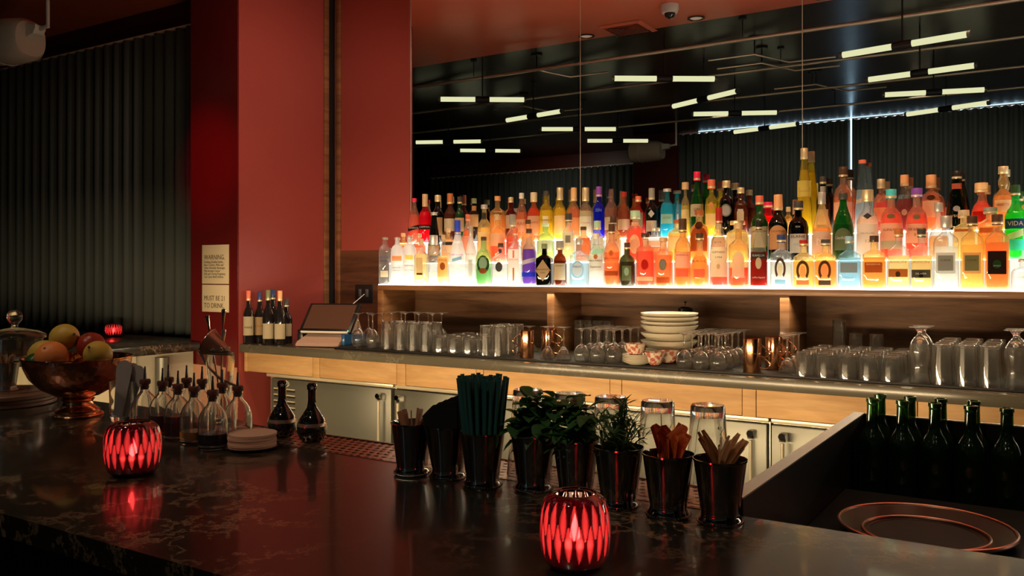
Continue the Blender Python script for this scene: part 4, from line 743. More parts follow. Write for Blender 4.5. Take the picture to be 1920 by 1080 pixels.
def put(kind, me, x, y, label, group, cat='glass', z=ZG, mat=None, rz=0):
    o = bpy.data.objects.new(kind, me)
    if not me.materials: me.materials.append(mat or BGLASS)
    C.objects.link(o); o.location = (x, y, z); o.rotation_euler = (0, 0, rz); o['label'] = label; o['category'] = cat; o['group'] = group; return o
def block(kind, me, us, Y, rows, dy, what, where, group, mindx=None):
    n = len(us); rr = 2*max(v.co.x for v in me.vertices)+.004; dy = max(dy, rr); X = [on_Y(u, Y)[0] for u in us]
    for i in range(1, n): X[i] = max(X[i], X[i-1]+rr)
    for j in range(rows):
        for i, u in enumerate(us):
            x = X[i]
            w = 'front row' if j == 0 else '%s row back' % ORD[j]
            pos = '' if n == 1 else ', %s from left' % ORD[i]
            put(kind, me, x+random.uniform(-.001, .001), Y+j*dy+random.uniform(-.001, .001), '%s, %s, %s%s' % (what, where, w, pos), group, rz=random.uniform(0, 6))
Yg = YK+.14
block('wine_glass', M_wine, (672, 699), Yg, 2, .085, 'upside-down wine glass', 'beside the cash register', 'upturned wine glasses by the register')
block('wine_glass', M_wine, (735, 760, 785, 811), Yg+.20, 2, .085, 'upside-down wine glass', 'behind the highballs', 'upturned wine glasses behind the highballs')
block('highball_glass', M_high, (727, 751, 775, 799), Yg, 2, .085, 'upside-down highball', 'left end of the glassware', 'upturned highballs at the left')
block('tumbler', M_rock, (825, 852, 879), Yg, 4, .085, 'upside-down ribbed tumbler', 'left of copper mugs', 'upturned tumblers left of the copper mugs')
block('highball_glass', M_high, (912, 936), Yg, 3, .085, 'upside-down highball', 'next to the copper mug handles', 'upturned highballs by the copper mugs')
block('coupe_glass', M_coupe, (962, 992), Yg+.30, 1, .1, 'upside-down coupe', 'behind the left copper mugs', 'upturned coupes behind the mugs')
block('martini_glass', M_mart, (1027, 1057), Yg, 1, .1, 'upside-down cocktail glass', 'right of left copper mug', 'upturned cocktail glasses')
block('wine_glass', M_tulip, (1091, 1121, 1151), Yg, 4, .09, 'upside-down short wine glass', 'left of the saucers', 'upturned short wine glasses left of the saucers')
block('shot_glass', M_shot, (1086, 1103, 1120, 1137), 4.16, 1, .06, 'tall narrow dark glass', 'against the shelf back', 'narrow glasses against the shelf back')
block('wine_glass', M_tulip, (1283, 1314, 1346), Yg-.03, 5, .088, 'upside-down tulip glass', 'right of the bowls', 'upturned tulip glasses right of the bowls')
block('martini_glass', M_mart, (1476,), Yg+.04, 3, .09, 'upside-down cocktail glass', 'right of copper mugs', 'upturned cocktail glasses right of the mugs')
block('tumbler', M_tumb, (1508, 1548, 1589, 1630, 1671), Yg-.03, 5, .09, 'upside-down tumbler', 'left of the hurricane glass', 'upturned tumblers at the right')
block('hurricane_glass', M_hurr, (1725,), Yg-.03, 2, .1, 'upside-down hurricane glass', 'left of the highballs', 'upturned hurricane glasses')
block('highball_glass', M_high, (1766, 1811, 1848), Yg-.03, 5, .09, 'upside-down highball', 'between two hurricane glasses', 'upturned highballs at the right')
block('hurricane_glass', M_hurr, (1905, 1950), Yg-.04, 2, .1, 'upside-down hurricane glass', 'right of the highballs', 'upturned hurricane glasses at the right edge')
put('highball_glass', M_shot, on_Y(1573, 4.15)[0], 4.15, 'tall dark narrow glass alone on the counter back, right of the wood divider', 'single glasses at the back', z=ZG).scale = (1.1, 1.1, 1.25)
for u, w in ((1605, 'left'), (1643, 'right')):
    put('tumbler', M_high, on_Y(u, 4.15)[0], 4.15, 'short glass at the counter back, %s one of the pair behind the tumblers' % w, 'single glasses at the back', z=ZG).scale = (.9, .9, .95)
# copper mugs ----------------------------------------------------------
def mug(x, y, rz, label, H=.132, r=.034):
    t = thing('copper_mug', label, 'mug', (x, y, ZG), rz, 'copper mugs among the glasses')
    MB().lathe([(0, 0), (r*.97, 0), (r, .002), (r, H-.002), (r*.99, H), (r*.95, H), (r*.95, .004), (0, .004)], 36).build('cup', COPPER, t)
    MB().lathe([(r*1.001, H*.55), (r*1.015, H*.555), (r*1.015, H*.565), (r*1.001, H*.57)], 36).build('band', COPPER, t)
    for z0 in (.012, .062):
        MB().tube([(r-.002, 0, z0+.004), (r+.012, 0, z0+.0), (r+.030, 0, z0+.006), (r+.036, 0, z0+.022), (r+.024, 0, z0+.036), (r+.006, 0, z0+.048), (r-.002, 0, z0+.052)], .0026, 8).build('handle', COPPER, t)
    return t
x = on_Y(989, Yg)[0]
mug(x, Yg-.005, R(200), 'tall copper mug with looped handle, left cluster, in front')
mug(x+.055, Yg+.11, R(20), 'copper mug of the left cluster, behind on the right')
mug(x+.02, Yg+.19, R(160), 'copper mug at the back of the left cluster')
x = on_Y(1413, Yg)[0]
mug(x, Yg-.02, R(10), 'tall copper mug right of the tulip glasses, in front', .14, .037)
mug(x+.05, Yg+.12, R(-30), 'copper mug behind the front one right of the tulip glasses', .14, .036)
mug(x+.05, Yg+.26, R(-20), 'copper mug furthest back, right cluster', .12, .034)
# bowls, cups and saucers -------------------------------------------------
xb, yb = on_Y(1255, 3.92)[0], 3.92
dz = [0, .045, .082, .118, .142, .164, .182]
for k in range(7):
    s = 1-.02*(3-abs(k-3))*0
    r = .137
    prof = [(0, .0), (.055, 0), (.06, .004), (.105, .016), (r-.006, .038), (r, .048), (r-.003, .049), (r-.010, .040), (.10, .020), (.055, .008), (0, .007)] if k < 4 else \
           [(0, .018), (.055, .018), (.06, .020), (.10, .026), (r-.004, .040), (r, .048), (r-.003, .049), (.10, .031), (.05, .024), (0, .023)]
    o = put('bowl', MB().lathe(prof, 48).mesh('bowl'), xb, yb, 'cream bowl in the stack of bowls, %s from the bottom' % ORD[k], 'stack of cream bowls', 'bowl', ZG+dz[k]-(.0 if k < 4 else .006), CREAM)
bt = ZG+.182-.006+.049
t = thing('french_press', 'black and glass coffee press standing behind the stack of bowls', 'coffee press', (on_Y(1285, 4.17)[0], 4.17, ZG))
MB().lathe([(0, 0), (.036, 0), (.036, .21), (.034, .21), (.034, .004), (0, .004)], 28).build('beaker', thin('dark_glass', (.25, .25, .25)), t)
MB().lathe([(0, .205), (.037, .205), (.037, .235), (.02, .245), (0, .246)], 28).build('lid', BLK, t)
MB().lathe([(0, .246), (.004, .247), (.004, .262), (.011, .268), (0, .276)], 16).build('knob', CHROME, t)
CUPN = None
def china():
    m, nt, o = new('floral_china'); N = nt.nodes.new; L = nt.links.new
    tc = N('ShaderNodeTexCoord'); v = N('ShaderNodeTexNoise'); v.inputs['Scale'].default_value = 60; v.inputs['Detail'].default_value = 4; L(tc.outputs['Object'], v.inputs['Vector'])
    cr = N('ShaderNodeValToRGB'); cr.color_ramp.elements[0].position = .48; cr.color_ramp.elements[1].position = .56
    cr.color_ramp.elements[0].color = (.66, .56, .42, 1); cr.color_ramp.elements[1].color = (.45, .12, .09, 1); L(v.outputs[0], cr.inputs[0])
    b = N('ShaderNodeBsdfPrincipled'); b.inputs['Roughness'].default_value = .2; L(cr.outputs[0], b.inputs['Base Color']); L(b.outputs[0], o.inputs[0]); return m
CHM = china()
def cup(x, y, z, rz, label):
    t = thing('tea_cup', label, 'cup', (x, y, z), rz, 'floral tea cups beside the bowls')
    MB().lathe([(0, 0), (.02, 0), (.022, .003), (.036, .018), (.043, .045), (.048, .058), (.046, .058), (.040, .043), (.033, .018), (0, .006)], 36).build('bowl_of_cup', CHM, t)
    MB().tube([(.040, 0, .045), (.055, 0, .052), (.066, 0, .042), (.062, 0, .026), (.048, 0, .018), (.036, 0, .020)], .0028, 8).build('handle', CREAM, t)
xs_, ys_ = on_Y(1195, Yg)[0], Yg
sm = MB().lathe([(0, 0), (.038, 0), (.04, .002), (.062, .010), (.069, .016), (.068, .017), (.058, .0115), (0, .004)], 40).mesh('saucer')
for k in range(5): put('saucer', sm, xs_, ys_, 'cream saucer stacked under the floral cup, %s from the bottom' % ORD[k], 'stack of saucers', 'saucer', ZG+k*.0075, CREAM)
cup(xs_-.01, ys_, ZG+4*.0075+.006, R(160), 'pink floral tea cup standing on the stack of saucers')
for k, (u, yy, dz_, lb) in enumerate(((1233, Yg+.04, 0, 'pink floral tea cup just right of the saucer stack'), (1258, Yg+.14, 0, 'floral tea cup between the saucers and the tulip glasses, nearer the bowls'))):
    x = on_Y(u, yy)[0]
    cup(x, yy-.03, ZG, R(190+60*k), lb)
# wine bottles -------------------------------------------------------------
def gdark(n, c): return pr('wine_glass_'+n, c, .06, coat=.6)
WB = [(466, YK+.05, 'dkgrey', 'cream', 545, 'red wine bottle with cream label lettered in black, leftmost by the column', 'black', [('text', .33, .7, .028, 'MAKE', 'dark')]),
 (487, YK+.125, 'navy', 'tan', 548, 'wine bottle with ornate tan label, second from the column', 'black', [('text', .36, .7, .03, 'DUE', 'rust')]),
 (503, YK+.06, 'olive', 'cream', 544, 'dark wine bottle with olive capsule and low cream label', 'black', []),
 (525, YK+.085, 'orange', 'cream', 545, 'dark wine bottle with bright orange capsule', 'black', [])]
for (u, y, cp, lbcol, vt, lb, gcol, extra) in WB:
    x, D = on_Y(u, y); H = zat(vt, D)-ZK-.001
    lo = lb.startswith('dark')
    bottle('wine_bottle', 'wine', H, .068 if lo else .064, 'dkgrey', None, 0, ('red' if u < 470 else cp, .19, 1.05), [('rect', .27 if lo else .36, .9, .15 if lo else .19, lbcol)]+extra, (x, y, ZK+.001), .78, lb, group='wine bottles by the column', real=gdark('black', (.012, .01, .01)))
for (u, y, cp, vt, lb) in ((492, YK+.21, 'red', 545, 'wine bottle with crimson capsule in the back row by the column'), (512, YK+.185, 'navy', 543, 'wine bottle with navy capsule in the back row'), (537, YK+.18, 'dkgrey', 560, 'wine bottle at the right end of the group, pale label side on')):
    x, D = on_Y(u, y); H = zat(vt, D)-ZK-.001
    bottle('wine_bottle', 'wine', H, .070, 'dkgrey', None, 0, (cp, .19, 1.05), [('rect', .33, .9, .15, 'cream')], (x, y, ZK+.001), .78, lb, group='wine bottles by the column', real=gdark('black', (1, 1, 1)))
# cash register ----------------------------------------------------------------
xp, yp = on_Y(618, 3.74)[0], 3.74
t = thing('cash_register', 'slanted touch screen till with pale base between wine bottles and glasses', 'cash register', (xp, yp, ZK+.0005), .30)
PB = pr('till_shell', (.45, .30, .24), .35); 
MB().prism([(-.16, .012), (-.155, 0.004), (.14, .004), (.16, .07), (.10, .16), (.02, .075), (-.14, .03)], 0, -.135, .135).build('base', PB, t)
MB().box(-.12, .12, -.14, .12, 0, .0045).build('foot', BLACK, t)
sc = MB().box(-.165, .165, -.11, .11, -.011, .011, .006).build('screen', BLK, t); sc.location = (0, .01, .155); sc.rotation_euler = (R(48), 0, 0)
MB().box(-.145, .145, -.085, .095, .0112, .0125).build('display', pr('till_display', (.10, .05, .035), .12), sc)
MB().box(-.15, .15, -.112, -.104, .003, .013).build('front_lip', WHITE, sc)
MB().lathe([(0, .012), (.003, .012), (.003, .0145), (0, .0145)], 10).build('green_light', emis('green_led', (.1, 1, .3), 3), sc).location = (.15, -.1, 0)
MB().box(.137, .16, -.13, .15, .006, .075, .008).build('side_panel', pr('blue_panel', (.02, .08, .2), .2), t)
me = text_mesh('elo', .016); o = link('lettering', me, BLK, t); o.location = (0, -.145, .0245); o.rotation_euler = (R(12), 0, 0)
MB().box(-.20, -.165, -.02, .05, .0, .09, .004).build('card_reader', BLK, t)
t = thing('charger_lead', 'thin white cord running from the wall outlet down behind the till', 'cord', (0, 0, 0))
p0 = Vector((on_Y(683, 4.27)[0], 4.27, 1.345)); p1 = Vector((on_Y(655, 4.05)[0], 4.05, 1.27)); p2 = Vector((on_Y(648, 3.9)[0], 3.9, 1.13))
MB().tube([p0+(0*p0), (p0+p1)/2, p1, (p1+p2)/2+Vector((.01, 0, 0)), p2, Vector((p2.x-.02, 3.86, ZK+.006))], .0028, 6).build('wire', WHITE, t)
# ------------------------------------------------------------------ the front bar
BY0, BY1 = .80, 1.476
t = thing('stone_worktop', 'long dark veined stone bar top in the foreground', 'bar counter', (0, 0, ZB))
MB().prism([(-4.45, BY0), (3.2, BY0), (3.2, BY1), (-1.912, BY1), (-1.912, 1.66), (-4.45, 1.66)], 2, -.04, 0).build('slab', BAR, t)
t = thing('front_panelling', 'black panelled front under the overhang of the stone bar', 'panelling', (0, 0, 0))
MB().box(-4.4, 3.1, BY0+.22, BY0+.26, 0, ZB-.041).build('panel', DARK, t)
t = thing('bar_cabinet', 'dark cabinet carrying the stone bar top', 'cabinet', (0, 0, 0))
MB().box(-4.4, 3.1, BY0+.27, BY1-.02, .02, ZB-.041).build('carcass', DARK, t)
# perforated drain mat along the bartender's edge
m, nt, o_ = new('perforated_steel'); N = nt.nodes.new; L = nt.links.new
tc = N('ShaderNodeTexCoord'); mp = N('ShaderNodeMapping'); mp.inputs['Scale'].default_value = (44, 44, 1); L(tc.outputs['Object'], mp.inputs[0])
sx = N('ShaderNodeSeparateXYZ'); L(mp.outputs[0], sx.inputs[0])
def mth(op, a, b=None, c=None):
    n = N('ShaderNodeMath'); n.operation = op
    for i, q in enumerate((a, b, c)):
        if q is None: continue
        if isinstance(q, (int, float)): n.inputs[i].default_value = q
        else: L(q, n.inputs[i])
    return n.outputs[0]
row = mth('FLOOR', sx.outputs[1]); off = mth('MULTIPLY', mth('MODULO', row, 2.0), .5)
fx = mth('SUBTRACT', mth('FRACT', mth('ADD', sx.outputs[0], off)), .5); fy = mth('SUBTRACT', mth('FRACT', sx.outputs[1]), .5)
rr = mth('SQRT', mth('ADD', mth('MULTIPLY', fx, fx), mth('MULTIPLY', fy, fy))); hole = mth('LESS_THAN', rr, .33)
b_ = N('ShaderNodeBsdfPrincipled'); b_.inputs['Base Color'].default_value = (.52, .36, .26, 1); b_.inputs['Metallic'].default_value = .8; b_.inputs['Roughness'].default_value = .3
tr = N('ShaderNodeBsdfTransparent'); mx = N('ShaderNodeMixShader'); L(hole, mx.inputs[0]); L(b_.outputs[0], mx.inputs[1]); L(tr.outputs[0], mx.inputs[2]); L(mx.outputs[0], o_.inputs[0])
PERF = m
t = thing('drain_board', 'perforated metal drain board along the far edge of the bar', 'drain board', (-1.9, 1.48, ZB-.006))
MB().box(0, 1.40, .001, .155, .003, .005).build('perforated_sheet', PERF, t)
MB().box(-.006, 1.406, -.002, .001, -.02, .007).box(-.006, 1.406, .155, .159, -.03, .007).box(-.006, 0, .001, .155, -.02, .007).build('rim', pr('rim_metal', (.45, .33, .26), .3, .9), t)
MB().box(0, 1.40, .001, .155, -.03, -.026).build('drip_tray', DARK, t)
t = thing('underbar_station', 'dark steel station under the drain board', 'bar station', (0, 0, 0)); MB().box(-1.9, -.5, 1.482, 1.60, .1, ZB-.04).build('body', DARK, t)
# black well at the right --------------------------------------------------
WX, WY = -.472, 2.55; WZ = 1.10; WF = .86
t = thing('bottle_well', 'black open well with pale top edges holding green bottles at the right', 'bar well', (0, 0, 0))
WM = pr('well_black', (.010, .010, .011), .35); ED = pr('well_edge', (.50, .44, .37), .35, .2)
MB().box(WX-.028, WX, 1.485, WY+.012, .1, WZ-.003).build('side_wall', WM, t)
MB().box(WX-.028, WX, 1.485, WY+.012, WZ-.0028, WZ, .0).build('side_edge', ED, t)
MB().box(WX, 2.6, WY, WY+.012, .1, WZ-.003).build('far_wall', WM, t)
MB().box(WX+.0005, 2.6, WY, WY+.012, WZ-.0028, WZ).build('far_edge', ED, t)
MB().box(WX, 2.6, 1.485, WY, WF-.02, WF).build('well_floor', WM, t)
MB().box(WX+.001, 2.6, 1.485, 2.30, WF, .945, .003).build('inner_ledge', WM, t)
# round tray ------------------------------------------------------------------
x, y, D = on_z(1735, 985, .965)
t = thing('serving_tray', 'round dark tray with a copper rim lying in the black well', 'tray', (x, y-.005, .9455)); t.scale = (.845, .845, .9)
TR = pr('tray_rim', (.75, .42, .30), .3, 1)
MB().lathe([(.125, .004), (.14, .003), (.192, .022), (.2, .022), (.2, .018), (.14, 0), (.125, .001)], 64, close=True).build('rim', pr('tray_dark', (.04, .03, .028), .35, .7), t)
MB().tube([(.198*math.cos(a*math.pi/32), .198*math.sin(a*math.pi/32), .022) for a in range(64)], .0048, 8, closed=True).build('outer_ring', TR, t)
MB().tube([(.142*math.cos(a*math.pi/32), .142*math.sin(a*math.pi/32), .006) for a in range(64)], .0042, 8, closed=True).build('inner_ring', TR, t)
MB().lathe([(0, .0005), (.14, .0005), (.14, .003), (0, .003)], 64).build('base', BLACK, t)
# green bottles in the well ------------------------------------------------------
GB = pr('green_bottle', (.008, .03, .008), .08, coat=.5)
m, nt, o_ = new('green_bottle_glass'); N = nt.nodes.new; L = nt.links.new
g1 = N('ShaderNodeBsdfTransparent'); g1.inputs[0].default_value = (.22, .48, .16, 1); g2 = N('ShaderNodeBsdfPrincipled'); g2.inputs['Base Color'].default_value = (.006, .022, .006, 1); g2.inputs['Roughness'].default_value = .07; g2.inputs['Specular IOR Level'].default_value = .9
mx = N('ShaderNodeMixShader'); mx.inputs[0].default_value = .48; L(g1.outputs[0], mx.inputs[1]); L(g2.outputs[0], mx.inputs[2]); L(mx.outputs[0], o_.inputs[0]); GBM = m
gprof = [(0, .004), (.030, 0), (.0345, .003), (.035, .03), (.035, .185), (.033, .198), (.024, .215), (.0165, .228), (.0145, .245), (.0135, .29), (.0135, .292), (.0158, .2925), (.0158, .3005), (.0135, .302), (.0105, .302), (.0105, .25)]
gm = MB().lathe(gprof, 28).mesh('glass_body')
gfirst = None
gb = [(1636, 739, 0), (1692, 744, 0), (1753, 748, 0), (1820, 751, 0), (1888, 749, 0), (1650, 734, 1), (1706, 737, 1), (1764, 740, 1), (1826, 744, 1)]
for k, (u, v, r_) in enumerate(gb):
    Y = 2.405 if r_ == 0 else 2.495; x, D = on_Y(u, Y)
    lb = 'empty green wine bottle in the well, %s row, %s from the left' % ('near' if r_ == 0 else 'far', ORD[k % 5])
    if not gfirst:
        gfirst = thing('green_bottle', lb, 'bottle', (x, Y, WF+.001), 0, 'green bottles in the black well'); link('glass_body', gm, GBM, gfirst)
        MB().lathe([(.0137, .285), (.0142, .286), (.0142, .2905), (.0137, .291)], 20).build('collar', GB, gfirst)
    else: dup(gfirst, (x, Y, WF+.001), .3*k, lb)
# ------------------------------------------------------------------ candle holders
def votive(loc, r, h, label, power, seg=192):
    t = thing('candle_holder', label, 'candle', loc, 0, 'ribbed red glass candle holders'); n = 20
    prof = [(.0, .002), (.55, 0), (.70, .012), (.84, .08), (.95, .22), (1, .42), (1, .62), (.965, .78), (.88, .90), (.76, .965), (.66, .985), (.62, 1.0), (.585, 1.0), (.57, .975)]
    pz = []
    for (a, b), (c_, d_) in zip(prof, prof[1:]):
        k = max(1, int(abs(d_-b)/.02))
        for i in range(k): s = i/k; pz.append((a+(c_-a)*s, b+(d_-b)*s))
    pz.append(prof[-1]); bm = bmesh.new(); lay = bm.verts.layers.float.new('cut'); rings = []
    for (a, z) in pz:
        if a == 0: rings.append([bm.verts.new((0, 0, z*h))]); continue
        ring = []
        for i in range(seg):
            th = i/seg; c = 0
            for (zc, zh, o) in ((.70, .235, 0), (.42, .25, .5)):
                q = (z-zc)/zh
                if abs(q) < 1:
                    f = (th*n+o) % 1-.5; w = .36*(1-q*q); c = max(c, 1-abs(f)/w if w > 0 and abs(f) < w else 0)
            rr_ = a*r*(1-.045*min(1, c*1.6)) if .05 < z < .97 else a*r
            v = bm.verts.new((rr_*math.cos(2*math.pi*th), rr_*math.sin(2*math.pi*th), z*h)); v[lay] = min(1, c*2.2); ring.append(v)
        rings.append(ring)
    for A, B_ in zip(rings, rings[1:]):
        for i in range(seg):
            j = (i+1) % seg
            f = bm.faces.new((A[0], B_[j], B_[i]) if len(A) == 1 else (A[i], A[j], B_[j], B_[i])); f.smooth = True
    me = bpy.data.meshes.new('glass_body'); bmesh.ops.recalc_face_normals(bm, faces=bm.faces[:]); bm.to_mesh(me); bm.free()
    link('glass_body', me, VOT, t)
    MB().lathe([(r*.585, h*.995), (r*.62, h*1.003), (r*.66, h*.99), (r*.665, h*.98), (r*.58, h*.97)], 48, close=True).build('rim', pr('votive_rim', (.35, .10, .06), .15, .6), t)
    MB().lathe([(0, h*.06), (r*.50, h*.06), (r*.50, h*.30), (0, h*.29)], 24).build('wax', pr('wax', (.95, .8, .7), .5), t)
    MB().lathe([(0, h*.32), (r*.15, h*.40), (r*.12, h*.52), (0, h*.72)], 16).build('flame', emis('flame', (1, .62, .40), 16), t)
    point('candle_flame', (loc[0], loc[1], loc[2]+h*.48), power, (1, .55, .32), .010); return t
m, nt, o_ = new('cut_red_glass'); N = nt.nodes.new; L = nt.links.new; VOT = m
at = N('ShaderNodeAttribute'); at.attribute_name = 'cut'
c1 = N('ShaderNodeMix'); c1.data_type = 'RGBA'; c1.inputs['A'].default_value = (.045, .0, .002, 1); c1.inputs['B'].default_value = (1, .07, .10, 1); L(at.outputs['Fac'], c1.inputs[0])
tl = N('ShaderNodeBsdfTranslucent'); L(c1.outputs['Result'], tl.inputs[0]); tp = N('ShaderNodeBsdfTransparent'); L(c1.outputs['Result'], tp.inputs[0])
ma = N('ShaderNodeMixShader'); ma.inputs[0].default_value = .45; L(tl.outputs[0], ma.inputs[1]); L(tp.outputs[0], ma.inputs[2])
gl = N('ShaderNodeBsdfGlossy'); gl.inputs['Roughness'].default_value = .06; lw = N('ShaderNodeLayerWeight'); lw.inputs[0].default_value = .35
mb_ = N('ShaderNodeMixShader'); q = N('ShaderNodeMath'); q.operation = 'MULTIPLY_ADD'; q.inputs[1].default_value = .5; q.inputs[2].default_value = .04; L(lw.outputs['Facing'], q.inputs[0])
L(q.outputs[0], mb_.inputs[0]); L(ma.outputs[0], mb_.inputs[1]); L(gl.outputs[0], mb_.inputs[2]); L(mb_.outputs[0], o_.inputs[0])
x, y, D = on_z(1078, 1062, ZB); votive((x, y, ZB), .0505, .106, 'large glowing red ribbed candle holder in the front centre of the bar', .52)
x, y, D = on_z(249, 888, ZB); votive((x, y, ZB), .057, .108, 'glowing red ribbed candle holder in front of the dasher bottles', .55)
x, y, D = on_z(213, 631, ZK); votive((x, y, ZK), .055, .085, 'small distant red candle holder on the dark window counter', .6, 80)
# ------------------------------------------------------------------ julep cups
cup0 = None
def julep(u, v, label, wr=.045, H=.108):
    global cup0
    x, y, D = on_z(u, v, ZB)
    if not cup0:
        cup0 = thing('julep_cup', label, 'cup', (x, y, ZB), 0, 'row of julep cups')
        r = wr
        MB().lathe([(0, .004), (r*.70, .003), (r*.80, 0), (r*.83, .004), (r*.80, .008), (r*.745, .012), (r*.72, .016), (r*.72, .02), (r*.97, H-.004), (r*1.0, H-.003), (r*1.0, H), (r*.97, H), (r*.95, H-.004), (r*.70, .02), (0, .018)], 56).build('cup_wall', CUPM, cup0)
        b = MB()
        for i in range(44):
            a = 2*math.pi*i/44; b.lathe([(0, -.0022), (.0019, -.0012), (.0024, 0), (.0019, .0012), (0, .0022)], 6, o=(r*.83*math.cos(a), r*.83*math.sin(a), .0045))
        b.build('beaded_foot', CUPM, cup0, kind='stuff'); return cup0, (x, y)
    return dup(cup0, (x, y, ZB), random.uniform(0, 3), label), (x, y)
HC = .108
C1 = julep(773, 888, 'silver cup of short wooden sticks, leftmost in the row')[1]
C2 = julep(840, 896, 'silver cup holding black napkins, second in the row')[1]
C3 = julep(905, 912, 'silver cup packed with dark green straws')[1]
C4 = julep(1000, 918, 'silver cup overflowing with mint, left of the centre candle')[1]
C5 = julep(1080, 930, 'silver cup of mint directly behind the centre candle')[1]
C6 = julep(1160, 950, 'silver cup of thin leaved herbs right of the candle')[1]
C7 = julep(1253, 967, 'silver cup of orange peel twists')[1]
C8 = julep(1350, 980, 'silver cup of pale peel sticks, rightmost in the row')[1]
rnd = random.Random(3)
def rodq(p, q): d = (Vector(q)-Vector(p)); return d.to_track_quat('Z', 'X').to_euler()
# sticks in the first cup
wm = pr('pick_wood', (.42, .22, .12), .6); sm = MB().box(-.0045, .0045, -.001, .001, 0, .115, .0005).mesh('stick')
for k in range(11):
    a = rnd.uniform(0, 6.28); r0 = rnd.uniform(0, .018); r1 = rnd.uniform(.018, .034); b = a+rnd.uniform(-.4, .4)
    p = (C1[0]-r0*math.cos(a), C1[1]-r0*math.sin(a), ZB+.022); q_ = (C1[0]+r1*math.cos(b), C1[1]+r1*math.sin(b), ZB+.13)
    o = link('wooden_stick', sm, wm, None, p, rodq(p, q_), label='short flat wooden stick standing in the leftmost silver cup', category='stick', group='wooden sticks in the leftmost cup')
# black napkins in the second cup
nm = pr('napkin', (.008, .008, .009), .9)
for k in range(5):
    o = MB().prism([(-.026, -.075), (.026, -.075), (.038, .052), (-.012, .048), (-.036, .028)], 1, -.0012, .0012).build('napkin', nm, None, label='folded black napkin fanned in the second silver cup, %s from the front' % ORD[k], category='napkin', group='black napkins in the second cup')
    o.location = (C2[0]+.004*k-.006, C2[1]+(k-2)*.008, ZB+.103+.004*k); o.rotation_euler = (R(-3+2*k), R(6*k-6), .6+.06*(k-2))
# straws
stm = MB().lathe([(.0042, 0), (.0042, .205), (.0033, .205), (.0033, 0)], 10, close=True).mesh('straw'); stmat = pr('straw_paper', (.02, .11, .105), .5)
k = 0
for ring, n in ((0, 1), (.0098, 6), (.019, 13), (.0275, 20)):
    for i in range(n):
        a = 2*math.pi*(i+.3*rnd.random())/n; s = 1.75+.08*rnd.random()
        p = (C3[0]+ring*math.cos(a), C3[1]+ring*math.sin(a), ZB+.021); q_ = (C3[0]+ring*s*math.cos(a), C3[1]+ring*s*math.sin(a), ZB+.223+.006*rnd.random())
        o = link('straw', stm, stmat, None, p, rodq(p, q_), label='dark green paper straw in the tight bunch behind the candle row', category='straw', group='dark straws in the third cup'); o.scale = (1, 1, .93+.04*rnd.random())
# orange peels and pale peels
def ribbon(L_, w, curl, seed, th=.0016):
    r_ = random.Random(seed); bm = bmesh.new(); n = 10; rows = []
    for i in range(n+1):
        s = i/n; z = L_*s; x_ = curl*math.sin(s*2.6); tw = curl*14*s; ww = w*(.55+.9*math.sin(math.pi*min(1, s*.9+.1)))*.8
        rows.append([bm.verts.new((x_+ww/2*c*math.cos(tw), ww/2*c*math.sin(tw)+.003*(1-c*c), z)) for c in (-1, 0, 1)])
    for A, B_ in zip(rows, rows[1:]):
        for i in range(2): f = bm.faces.new((A[i], A[i+1], B_[i+1], B_[i])); f.smooth = True
    r = bmesh.ops.solidify(bm, geom=bm.faces[:], thickness=th)
    me = bpy.data.meshes.new('peel'); bmesh.ops.recalc_face_normals(bm, faces=bm.faces[:]); bm.to_mesh(me); bm.free(); return me
pm = pr('orange_peel', (.72, .17, .03), .5, bump=(300, .4))
for k in range(12):
    a = -2.4+k*.5; b = rnd.uniform(.012, .03); lean = rnd.uniform(.015, .045)
    p = (C7[0]-.010*math.cos(a), C7[1]-.010*math.sin(a), ZB+.065); q_ = (C7[0]+lean*math.cos(a)+.008, C7[1]+lean*math.sin(a), ZB+.148)
    link('orange_peel', ribbon(.080+.022*rnd.random(), .032, .010, k), pm, None, p, rodq(p, q_), label='strip of orange peel in the cup between the herbs and pale peels', category='orange peel', group='orange peels in the seventh cup')
pm2 = pr('pale_peel', (.62, .36, .17), .55)
for k in range(13):
    a = k*.63; b = rnd.uniform(.02, .062)
    p = (C8[0]-.016*math.cos(a), C8[1]-.016*math.sin(a), ZB+.06); q_ = (C8[0]+b*math.cos(a), C8[1]+b*math.sin(a), ZB+.135)
    link('pale_peel', ribbon(.086+.034*rnd.random(), .0135, .004, 50+k, .003), pm2, None, p, rodq(p, q_), label='pale peel stick poking out of the rightmost silver cup', category='citrus stick', group='pale peel sticks in the rightmost cup')
